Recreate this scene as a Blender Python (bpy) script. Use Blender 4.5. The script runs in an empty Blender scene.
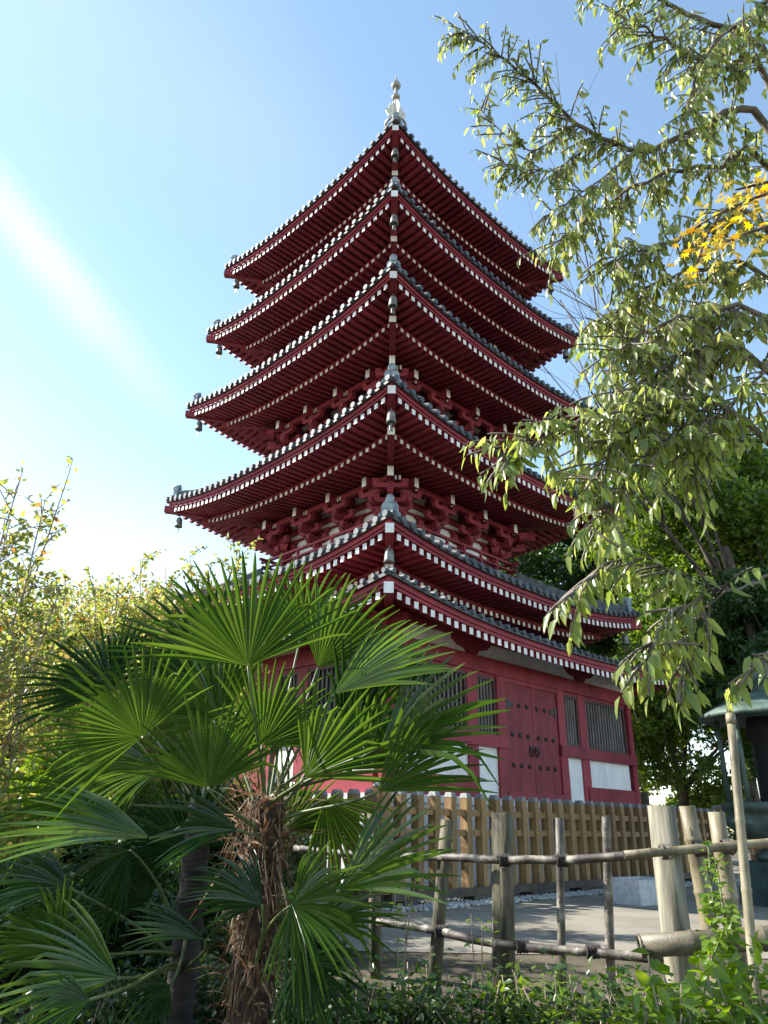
import bpy, math, random
import numpy as np
from mathutils import Vector, Matrix
R = math.radians
rnd = random.Random(7)
NR = np.random.default_rng(11)
scene = bpy.context.scene
col = scene.collection

# ------------------------------------------------------------------ camera
EYE = 1.1
FPX, PITCH, ROLL = 730.0, 0.4046, 0.018
c_, s_ = math.cos(PITCH), math.sin(PITCH)
RIGHT0, UP0, FWD = Vector((1, 0, 0)), Vector((0, -s_, c_)), Vector((0, c_, s_))
RIGHT = RIGHT0 * math.cos(ROLL) + UP0 * math.sin(ROLL)
UP = -RIGHT0 * math.sin(ROLL) + UP0 * math.cos(ROLL)
cam = bpy.data.cameras.new('camera')
cam.sensor_fit = 'VERTICAL'
cam.sensor_height = 24.0
cam.lens = FPX / 1024.0 * 24.0
cam.clip_end = 2000
cam.clip_start = 0.05
camo = bpy.data.objects.new('camera', cam)
col.objects.link(camo)
m = Matrix((RIGHT, UP, -FWD)).transposed().to_4x4()
m.translation = Vector((0, 0, EYE))
camo.matrix_world = m
scene.camera = camo


def at(px, py, Y):
    """world point seen at pixel (px, py), Y metres in front of the viewer"""
    d = RIGHT * ((px - 384) / FPX) + UP * (-(py - 512) / FPX) + FWD
    return Vector((0, 0, EYE)) + d * (Y / d.y)


# ------------------------------------------------------------------ helpers
class MB:
    def __init__(self):
        self.v, self.f, self.m, self.s = [], [], [], []

    def face(self, pts, m=0, smooth=False):
        i = len(self.v)
        self.v += [tuple(p) for p in pts]
        self.f.append(tuple(range(i, i + len(pts))))
        self.m.append(m)
        self.s.append(smooth)

    def hexa(self, p, m=0, mend=None):
        """p: 8 points, bottom loop 0-3 then top loop 4-7; mend = material of face (0,1,5,4)"""
        i = len(self.v)
        self.v += [tuple(q) for q in p]
        fs = [(0, 3, 2, 1), (4, 5, 6, 7), (0, 1, 5, 4), (1, 2, 6, 5), (2, 3, 7, 6), (3, 0, 4, 7)]
        for k, f in enumerate(fs):
            self.f.append(tuple(i + j for j in f))
            self.m.append(mend if (k == 2 and mend is not None) else m)
            self.s.append(False)

    def box(self, lo, hi, m=0, xf=None):
        x0, y0, z0 = lo
        x1, y1, z1 = hi
        p = [(x0, y0, z0), (x1, y0, z0), (x1, y1, z0), (x0, y1, z0), (x0, y0, z1), (x1, y0, z1), (x1, y1, z1), (x0, y1, z1)]
        if xf:
            p = [xf(*q) for q in p]
        self.hexa(p, m)

    def tube(self, pts, rad, n=8, m=0, cap=True, mcap=None, rough=0.0):
        pts = [Vector(p) for p in pts]
        if not hasattr(rad, '__len__'):
            rad = [rad] * len(pts)
        i0 = len(self.v)
        prev = None
        for k, p in enumerate(pts):
            t = (pts[min(k + 1, len(pts) - 1)] - pts[max(k - 1, 0)])
            t = t.normalized() if t.length > 1e-9 else Vector((0, 0, 1))
            if prev is None:
                a = t.cross(Vector((0, 0, 1)))
                if a.length < 0.05:
                    a = t.cross(Vector((1, 0, 0)))
            else:
                a = prev - t * prev.dot(t)
            a.normalize()
            prev = a
            b = t.cross(a)
            for j in range(n):
                an = 2 * math.pi * j / n
                rr = rad[k] * (1 + (rnd.uniform(-rough, rough) if rough else 0))
                self.v.append(tuple(p + (a * math.cos(an) + b * math.sin(an)) * rr))
        for k in range(len(pts) - 1):
            for j in range(n):
                q = i0 + k * n
                self.f.append((q + j, q + (j + 1) % n, q + n + (j + 1) % n, q + n + j))
                self.m.append(m)
                self.s.append(True)
        if cap:
            self.f.append(tuple(i0 + j for j in range(n))[::-1])
            self.f.append(tuple(i0 + (len(pts) - 1) * n + j for j in range(n)))
            self.m += [m if mcap is None else mcap] * 2
            self.s += [False] * 2

    def lathe(self, prof, n=20, m=0, c=(0, 0, 0), xf=None, smooth=True, closed=True):
        i0 = len(self.v)
        for r, z in prof:
            for j in range(n):
                an = 2 * math.pi * j / n
                p = (c[0] + r * math.cos(an), c[1] + r * math.sin(an), c[2] + z)
                self.v.append(xf(*p) if xf else p)
        for k in range(len(prof) - 1):
            for j in range(n):
                q = i0 + k * n
                self.f.append((q + j, q + (j + 1) % n, q + n + (j + 1) % n, q + n + j))
                self.m.append(m)
                self.s.append(smooth)
        if closed:
            self.f.append(tuple(i0 + j for j in range(n))[::-1])
            self.f.append(tuple(i0 + (len(prof) - 1) * n + j for j in range(n)))
            self.m += [m, m]
            self.s += [False, False]

    def sweep(self, sections, m=0, caps=True, mcap=None):
        """list of equal-length point loops"""
        i0 = len(self.v)
        n = len(sections[0])
        for s in sections:
            self.v += [tuple(p) for p in s]
        for k in range(len(sections) - 1):
            for j in range(n):
                q = i0 + k * n
                self.f.append((q + j, q + (j + 1) % n, q + n + (j + 1) % n, q + n + j))
                self.m.append(m)
                self.s.append(False)
        if caps:
            self.f.append(tuple(i0 + j for j in range(n))[::-1])
            self.f.append(tuple(i0 + (len(sections) - 1) * n + j for j in range(n)))
            self.m += [m if mcap is None else mcap] * 2
            self.s += [False] * 2

    def mesh(self, name, mats):
        me = bpy.data.meshes.new(name)
        me.from_pydata(self.v, [], self.f)
        for mt in (mats if isinstance(mats, (list, tuple)) else [mats]):
            me.materials.append(mt)
        me.polygons.foreach_set('material_index', self.m)
        me.polygons.foreach_set('use_smooth', self.s)
        me.update()
        return me

    def build(self, name, mats, parent=None, loc=None, rz=0):
        return link(name, self.mesh(name, mats), parent, loc, rz)


def link(name, me, parent=None, loc=None, rz=0):
    o = bpy.data.objects.new(name, me)
    col.objects.link(o)
    o.parent = parent
    if loc is not None:
        o.location = loc
    o.rotation_euler.z = rz
    return o


def tag(o, label=None, cat=None, group=None, kind=None):
    if label: o['label'] = label
    if cat: o['category'] = cat
    if group: o['group'] = group
    if kind: o['kind'] = kind
    return o


def empty(name, loc, label, cat, group=None, rz=0):
    o = bpy.data.objects.new(name, None)
    o.empty_display_size = 0.2
    col.objects.link(o)
    o.location = loc
    o.rotation_euler.z = rz
    return tag(o, label, cat, group)


# ------------------------------------------------------------------ materials
def newmat(name):
    mt = bpy.data.materials.new(name)
    mt.use_nodes = True
    nt = mt.node_tree
    return mt, nt, nt.nodes['Principled BSDF']


def N(nt, t, **kw):
    n = nt.nodes.new(t)
    for k, v in kw.items():
        if hasattr(n, k):
            setattr(n, k, v)
        else:
            n.inputs[k].default_value = v
    return n


def ramp(nt, stops):
    n = nt.nodes.new('ShaderNodeValToRGB')
    e = n.color_ramp.elements
    while len(e) < len(stops):
        e.new(0.5)
    for i, (p, c) in enumerate(stops):
        e[i].position = p
        e[i].color = (*c, 1) if len(c) == 3 else c
    return n


def mat_noise(name, c1, c2, scale=4, rough=0.6, detail=5, bump=0.0, bscale=None, stretch=None, spec=0.5, metal=0.0, c3=None, lo=0.35, hi=0.65, var=0.0, grime=0.0):
    mt, nt, b = newmat(name)
    L = nt.links
    tc = N(nt, 'ShaderNodeTexCoord')
    src = tc.outputs['Object']
    if stretch:
        mp = N(nt, 'ShaderNodeMapping')
        mp.inputs['Scale'].default_value = stretch
        L.new(src, mp.inputs['Vector'])
        src = mp.outputs['Vector']
    no = N(nt, 'ShaderNodeTexNoise')
    no.inputs['Scale'].default_value = scale
    no.inputs['Detail'].default_value = detail
    L.new(src, no.inputs['Vector'])
    st = [(lo, c1), (hi, c2)] if c3 is None else [(lo, c1), ((lo + hi) / 2, c3), (hi, c2)]
    rp = ramp(nt, st)
    L.new(no.outputs['Fac'], rp.inputs['Fac'])
    co = rp.outputs['Color']
    if var:
        ge = N(nt, 'ShaderNodeNewGeometry')
        oi = N(nt, 'ShaderNodeObjectInfo')
        ad = N(nt, 'ShaderNodeMath', operation='ADD')
        L.new(ge.outputs['Random Per Island'], ad.inputs[0])
        L.new(oi.outputs['Random'], ad.inputs[1])
        fr2 = N(nt, 'ShaderNodeMath', operation='FRACT')
        L.new(ad.outputs[0], fr2.inputs[0])
        mr = N(nt, 'ShaderNodeMapRange')
        mr.inputs['To Min'].default_value = 1 - var
        mr.inputs['To Max'].default_value = 1 + var
        L.new(fr2.outputs[0], mr.inputs['Value'])
        hv = N(nt, 'ShaderNodeHueSaturation')
        L.new(co, hv.inputs['Color'])
        L.new(mr.outputs['Result'], hv.inputs['Value'])
        co = hv.outputs['Color']
    if grime:
        mp2 = N(nt, 'ShaderNodeMapping')
        mp2.inputs['Scale'].default_value = (2.2, 2.2, .45)
        L.new(tc.outputs['Object'], mp2.inputs['Vector'])
        n3 = N(nt, 'ShaderNodeTexNoise')
        n3.inputs['Scale'].default_value = 2.2
        n3.inputs['Detail'].default_value = 9
        n3.inputs['Roughness'].default_value = .65
        L.new(mp2.outputs['Vector'], n3.inputs['Vector'])
        r3 = ramp(nt, [(.42, (1, 1, 1)), (.72, (1 - grime, 1 - grime, 1 - grime * .95))])
        L.new(n3.outputs['Fac'], r3.inputs['Fac'])
        mm = N(nt, 'ShaderNodeMix', data_type='RGBA', blend_type='MULTIPLY')
        mm.inputs['Factor'].default_value = 1
        L.new(co, mm.inputs['A'])
        L.new(r3.outputs['Color'], mm.inputs['B'])
        co = mm.outputs['Result']
    L.new(co, b.inputs['Base Color'])
    b.inputs['Roughness'].default_value = rough
    b.inputs['Specular IOR Level'].default_value = spec
    b.inputs['Metallic'].default_value = metal
    if bump:
        n2 = N(nt, 'ShaderNodeTexNoise')
        n2.inputs['Scale'].default_value = bscale or scale * 6
        n2.inputs['Detail'].default_value = 4
        L.new(src, n2.inputs['Vector'])
        bp = N(nt, 'ShaderNodeBump')
        bp.inputs['Strength'].default_value = bump
        bp.inputs['Distance'].default_value = 0.02
        L.new(n2.outputs['Fac'], bp.inputs['Height'])
        L.new(bp.outputs['Normal'], b.inputs['Normal'])
    return mt


def mat_leaf(name, cols, trans=0.4, rough=0.4, spec=0.5, sat=1.15):
    """cols: list of colours picked per leaf"""
    mt, nt, b = newmat(name)
    L = nt.links
    ge = N(nt, 'ShaderNodeNewGeometry')
    st = [(i / max(1, len(cols) - 1), c) for i, c in enumerate(cols)]
    rp = ramp(nt, st)
    L.new(ge.outputs['Random Per Island'], rp.inputs['Fac'])
    L.new(rp.outputs['Color'], b.inputs['Base Color'])
    b.inputs['Roughness'].default_value = rough
    b.inputs['Specular IOR Level'].default_value = spec
    tr = N(nt, 'ShaderNodeBsdfTranslucent')
    hs = N(nt, 'ShaderNodeHueSaturation')
    hs.inputs['Saturation'].default_value = sat
    hs.inputs['Value'].default_value = 2.2
    hs.inputs['Hue'].default_value = 0.478
    L.new(rp.outputs['Color'], hs.inputs['Color'])
    L.new(hs.outputs['Color'], tr.inputs['Color'])
    mx = N(nt, 'ShaderNodeMixShader')
    mx.inputs['Fac'].default_value = trans
    L.new(b.outputs['BSDF'], mx.inputs[1])
    L.new(tr.outputs['BSDF'], mx.inputs[2])
    L.new(mx.outputs['Shader'], nt.nodes['Material Output'].inputs['Surface'])
    return mt


RED = mat_noise('bengara_red_paint', (0.205, 0.027, 0.041), (0.31, 0.046, 0.063), 1.4, 0.6, spec=.25, bump=0.12, bscale=30, lo=0.3, hi=0.7, detail=9, var=.16, grime=.28)
REDD = mat_noise('bengara_door_paint', (0.17, 0.019, 0.029), (0.24, 0.030, 0.042), 1.6, 0.55, spec=.25, bump=0.12, bscale=9, stretch=(4, 4, .6), detail=8, grime=.25)
WHITE = mat_noise('white_gofun_paint', (0.70, 0.69, 0.66), (0.84, 0.83, 0.80), 5, 0.75, var=.10, grime=.2)
PLASTER = mat_noise('lime_plaster', (0.70, 0.70, 0.68), (0.82, 0.82, 0.80), 1.6, 0.85, bump=0.08, grime=.2, detail=8)
TILE = mat_noise('grey_clay_tile', (0.04, 0.048, 0.053), (0.125, 0.14, 0.15), 7, 0.6, bump=0.2, bscale=40, lo=0.3, hi=0.75, spec=0.3, var=.3)
TILED = mat_noise('shaded_clay_tile', (0.035, 0.04, 0.045), (0.07, 0.075, 0.08), 6, 0.6)  # darker copy of the tile; shade under the eave edge is in the colour
SILVER = mat_noise('weathered_ridge_tile', (0.14, 0.175, 0.20), (0.30, 0.345, 0.38), 9, 0.5, bump=0.1, spec=0.3)
BRONZE = mat_noise('weathered_bronze', (0.20, 0.19, 0.16), (0.34, 0.33, 0.29), 9, 0.45, metal=0.3)
BELL = mat_noise('bell_bronze', (0.10, 0.105, 0.10), (0.22, 0.22, 0.19), 9, 0.45, metal=0.3)
GILT = mat_noise('pale_gilt_metal', (0.62, 0.58, 0.44), (0.80, 0.78, 0.68), 6, 0.35, metal=0.4)
BLACK = mat_noise('black_iron', (0.008, 0.008, 0.009), (0.02, 0.02, 0.022), 9, 0.55)
DARKIN = mat_noise('dark_opening', (0.006, 0.006, 0.006), (0.01, 0.009, 0.009), 4, 0.9)  # near-black colour stands for the shade inside openings
LATT = mat_noise('grey_lattice_wood', (0.13, 0.11, 0.105), (0.25, 0.225, 0.21), 5, 0.7, stretch=(4, 4, 0.6))
LFRAME = mat_noise('dark_lattice_frame', (0.05, 0.022, 0.022), (0.08, 0.035, 0.032), 5, 0.6)
PATINA = mat_noise('green_copper_patina', (0.045, 0.078, 0.06), (0.125, 0.17, 0.14), 3.5, 0.65, grime=.5, bump=0.1, bscale=20, metal=0.2)
PATDK = mat_noise('dark_copper_patina', (0.03, 0.055, 0.05), (0.07, 0.12, 0.105), 3.5, 0.55, bump=0.1, bscale=20, metal=0.2)
FWOOD = mat_noise('cedar_fence_wood', (0.19, 0.112, 0.042), (0.29, 0.18, 0.072), 3, 0.75, stretch=(8, 8, 0.7), bump=0.2, bscale=20, var=.22, grime=.35)
FCAP = mat_noise('weathered_post_cap', (0.12, 0.12, 0.12), (0.24, 0.24, 0.235), 8, 0.65)
FDARK = mat_noise('dark_sill_wood', (0.045, 0.038, 0.03), (0.085, 0.07, 0.05), 4, 0.8, bump=0.2)
LOG = mat_noise('weathered_log', (0.04, 0.036, 0.02), (0.15, 0.13, 0.08), 4, 0.85, stretch=(5, 5, 0.8), bump=0.35, bscale=14)
BAMBOOG = mat_noise('greyed_thick_bamboo', (0.06, 0.05, 0.03), (0.17, 0.145, 0.095), 5, 0.55, stretch=(2, 2, 2), bump=0.15, grime=.4)
LOGP = mat_noise('pale_peeled_log', (0.11, 0.10, 0.07), (0.30, 0.275, 0.205), 3.5, 0.85, stretch=(5, 5, 0.6), bump=0.2, bscale=14)
BAMBOO = mat_noise('dry_bamboo', (0.11, 0.09, 0.05), (0.27, 0.23, 0.14), 4.5, 0.55, stretch=(3, 3, 1), bump=0.12, c3=(0.195, 0.165, 0.10), grime=.35)
BAMBOOD = mat_noise('grey_bamboo', (0.05, 0.042, 0.034), (0.30, 0.27, 0.21), 9, 0.6, bump=0.2, c3=(0.095, 0.08, 0.065), lo=.38, hi=.7)
ROPE = mat_noise('black_palm_rope', (0.012, 0.010, 0.009), (0.05, 0.04, 0.035), 40, 0.9, bump=0.4)
STRIPR = mat_noise('pale_wrapped_cord', (0.04, 0.035, 0.03), (0.55, 0.5, 0.42), 22, 0.8, lo=0.48, hi=0.52)
SOIL = mat_noise('garden_soil', (0.035, 0.025, 0.016), (0.10, 0.075, 0.045), 2.2, 0.95, bump=0.5, bscale=18, c3=(0.06, 0.05, 0.025))
PLAZA = mat_noise('pale_paving', (0.145, 0.128, 0.098), (0.25, 0.225, 0.178), 0.8, 0.92, bump=0.25, bscale=30, detail=12, lo=.3, hi=.7)
PEBBLE = mat_noise('white_pebble', (0.28, 0.275, 0.26), (0.50, 0.49, 0.46), 3, 0.8)
GRANITE = mat_noise('pale_granite', (0.40, 0.40, 0.41), (0.55, 0.55, 0.55), 14, 0.8, bump=0.1, detail=8)
STONE = mat_noise('grey_stone', (0.16, 0.165, 0.17), (0.30, 0.30, 0.31), 5, 0.85, bump=0.4, bscale=12)
ROCKD = mat_noise('dark_stone', (0.04, 0.042, 0.045), (0.09, 0.092, 0.095), 5, 0.85, bump=0.4, bscale=12)
BARK = mat_noise('brown_bark', (0.035, 0.026, 0.019), (0.12, 0.092, 0.068), 5, 0.9, stretch=(3, 3, 0.8), bump=0.5, bscale=16)
BARKM = mat_noise('grey_brown_bark', (0.07, 0.055, 0.04), (0.20, 0.165, 0.13), 6, 0.85, bump=0.3)
BARKL = mat_noise('pale_twig_bark', (0.16, 0.12, 0.09), (0.30, 0.24, 0.18), 6, 0.8, bump=0.2)
PTRUNK = mat_noise('palm_fibre', (0.014, 0.009, 0.006), (0.075, 0.043, 0.025), 9, 0.95, stretch=(3, 3, 1.6), bump=0.9, bscale=26)
PTRUNKD = mat_noise('dark_palm_trunk', (0.008, 0.007, 0.006), (0.035, 0.028, 0.023), 6, 0.9, stretch=(1, 1, 5), bump=0.6, bscale=14)
PFIB = mat_leaf('dry_fibre_strip', [(0.10, 0.052, 0.025), (0.19, 0.115, 0.06), (0.04, 0.022, 0.012), (0.34, 0.26, 0.17), (0.06, 0.033, 0.017)], 0.2, 0.8, 0.2)
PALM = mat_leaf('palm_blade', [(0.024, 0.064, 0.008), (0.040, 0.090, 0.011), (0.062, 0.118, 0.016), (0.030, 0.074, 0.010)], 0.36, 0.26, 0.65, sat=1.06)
PALMB = mat_leaf('shaded_palm_blade', [(0.010, 0.032, 0.008), (0.020, 0.052, 0.012), (0.014, 0.042, 0.009)], 0.25, 0.36, 0.4)  # darker copy of the blade; older lower fronds, their shade put into the colour
PSTALK = mat_noise('palm_stalk', (0.05, 0.075, 0.016), (0.09, 0.12, 0.03), 5, 0.5)
CHERRY = mat_leaf('cherry_leaf', [(0.13, 0.18, 0.045), (0.17, 0.22, 0.06), (0.23, 0.265, 0.095), (0.10, 0.145, 0.035), (0.28, 0.28, 0.10)], 0.52, 0.30, 0.65)
CHERRYB = mat_leaf('pale_cherry_leaf', [(0.14, 0.20, 0.045), (0.18, 0.235, 0.06), (0.24, 0.275, 0.09), (0.11, 0.165, 0.035)], 0.52, 0.30, 0.6)
MAPLEY = mat_leaf('yellow_maple_leaf', [(0.50, 0.36, 0.03), (0.60, 0.46, 0.05), (0.46, 0.42, 0.08), (0.52, 0.30, 0.03), (0.36, 0.38, 0.08)], 0.45, 0.45, 0.4)
EVERG = mat_leaf('dark_evergreen_leaf', [(0.014, 0.040, 0.010), (0.028, 0.070, 0.015), (0.048, 0.098, 0.020), (0.018, 0.050, 0.012)], 0.28, 0.45, 0.4)
MIDGR = mat_leaf('mid_green_leaf', [(0.045, 0.095, 0.016), (0.075, 0.14, 0.022), (0.12, 0.175, 0.03), (0.05, 0.105, 0.018)], 0.45, 0.4, 0.4)
LIME = mat_leaf('lime_green_leaf', [(0.09, 0.17, 0.018), (0.13, 0.22, 0.025), (0.17, 0.25, 0.04), (0.07, 0.14, 0.016)], 0.45, 0.35, 0.5)
AUTUMN = mat_leaf('autumn_leaf', [(0.15, 0.205, 0.05), (0.23, 0.26, 0.075), (0.11, 0.17, 0.04), (0.30, 0.27, 0.075), (0.16, 0.21, 0.06), (0.24, 0.15, 0.05)], 0.48, 0.4, 0.5)
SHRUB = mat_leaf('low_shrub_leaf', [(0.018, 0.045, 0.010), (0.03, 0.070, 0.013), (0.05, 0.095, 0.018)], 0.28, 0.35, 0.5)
HOUSEW = mat_noise('pale_house_wall', (0.55, 0.55, 0.53), (0.68, 0.68, 0.66), 1, 0.8)
ORANGE = mat_noise('orange_panel', (0.55, 0.20, 0.06), (0.62, 0.24, 0.08), 2, 0.6)


# ------------------------------------------------------------------ leaf clouds (numpy)
def frames(D, Nn):
    D = D / np.maximum(np.linalg.norm(D, axis=1, keepdims=True), 1e-9)
    y = np.cross(Nn, D)
    y = y / np.maximum(np.linalg.norm(y, axis=1, keepdims=True), 1e-9)
    z = np.cross(D, y)
    return D, y, z


def leaf_mesh(name, P, D, Nn, S, tpl, mat, smooth=False):
    V, F = tpl
    V = np.array(V, float)
    P, D, Nn, S = (np.asarray(q, float) for q in (P, D, Nn, S))
    x, y, z = frames(D, Nn)
    n, k = len(P), len(V)
    A = P[:, None, :] + S[:, None, None] * (V[None, :, 0, None] * x[:, None, :] + V[None, :, 1, None] * y[:, None, :] + V[None, :, 2, None] * z[:, None, :])
    A = A.reshape(-1, 3)
    me = bpy.data.meshes.new(name)
    sizes = np.array([len(f) for f in F])
    flat = np.concatenate([np.array(f) for f in F])
    loops = (flat[None, :] + (np.arange(n) * k)[:, None]).reshape(-1)
    tot = np.tile(sizes, n)
    start = np.concatenate([[0], np.cumsum(tot)[:-1]])
    me.vertices.add(len(A))
    me.vertices.foreach_set('co', A.astype(np.float32).ravel())
    me.loops.add(len(loops))
    me.loops.foreach_set('vertex_index', loops.astype(np.int32))
    me.polygons.add(len(tot))
    me.polygons.foreach_set('loop_start', start.astype(np.int32))
    me.polygons.foreach_set('loop_total', tot.astype(np.int32))
    if smooth:
        me.polygons.foreach_set('use_smooth', np.ones(len(tot), bool))
    me.materials.append(mat)
    me.update(calc_edges=True)
    me.validate()
    return me


def T_oval(w=0.42, fold=0.06, curl=0.10):
    V = [(0, 0, 0), (.12, 0, 0), (.40, 0, -.02), (.72, 0, -.02 - curl * .4), (1.0, 0, -curl),
         (.36, w / 2, fold), (.70, w * .40, fold * .6 - curl * .4), (.36, -w / 2, fold), (.70, -w * .40, fold * .6 - curl * .4)]
    F = [(1, 5, 2), (2, 5, 6, 3), (3, 6, 4), (1, 2, 7), (2, 3, 8, 7), (3, 4, 8), ]
    return V, F


def T_quad(w=0.5, fold=0.08):
    return [(0, 0, 0), (.45, w / 2, fold), (1, 0, 0), (.45, -w / 2, fold)], [(0, 2, 1), (0, 3, 2)]


def T_maple():
    V = [(0, 0, 0)]
    tips = [(-0.10, -1.0), (0.42, -.85), (0.78, -.42), (1.0, 0), (0.78, .42), (0.42, .85), (-.10, 1.0)]
    ring = []
    angs = [-118, -80, -40, 0, 40, 80, 118]
    rad = [.45, .75, .92, 1.0, .92, .75, .45]
    pts = []
    for i, (a, r_) in enumerate(zip(angs, rad)):
        pts.append((r_ * math.cos(R(a)) * .9, r_ * math.sin(R(a)) * .9, -.12 * r_))
        if i < 6:
            am = (a + angs[i + 1]) / 2
            pts.append((.36 * math.cos(R(am)), .36 * math.sin(R(am)), .02))
    V += pts
    F = [(0, i, i + 1) for i in range(1, len(pts))]
    return V, F


def T_clump(n=7, seed=3):
    """spray of small leaflets for distant crowns"""
    r = random.Random(seed)
    V, F = [], []
    for i in range(n):
        b = Vector((r.uniform(-.5, .5), r.uniform(-.5, .5), r.uniform(-.3, .3)))
        d = Vector((r.uniform(-1, 1), r.uniform(-1, 1), r.uniform(-.7, .5))).normalized()
        s = Vector((r.uniform(-1, 1), r.uniform(-1, 1), r.uniform(-.5, .5))).cross(d).normalized()
        ln, w = r.uniform(.3, .5), r.uniform(.09, .15)
        k = len(V)
        V += [tuple(b), tuple(b + d * ln * .5 + s * w), tuple(b + d * ln), tuple(b + d * ln * .5 - s * w)]
        F += [(k, k + 1, k + 2), (k, k + 2, k + 3)]
    return V, F


def rand_dirs(n, up=0.0):
    d = NR.normal(size=(n, 3))
    d[:, 2] += up
    return d / np.linalg.norm(d, axis=1, keepdims=True)


# ------------------------------------------------------------------ pagoda
PX0, PD, RHO = 0.178, 20.0, -0.0092
pag = empty('five_storey_pagoda', (PX0, PD, 0), 'tall dark red five-storey pagoda with grey tiled roofs and white rafter ends', 'pagoda', rz=R(45) + RHO)


def side(k):
    a = k * math.pi / 2
    cn, sn = math.cos(a), math.sin(a)
    return lambda d, y, z: (cn * d - sn * y, sn * d + cn * y, z)


LIFT_P = 2.5


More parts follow.
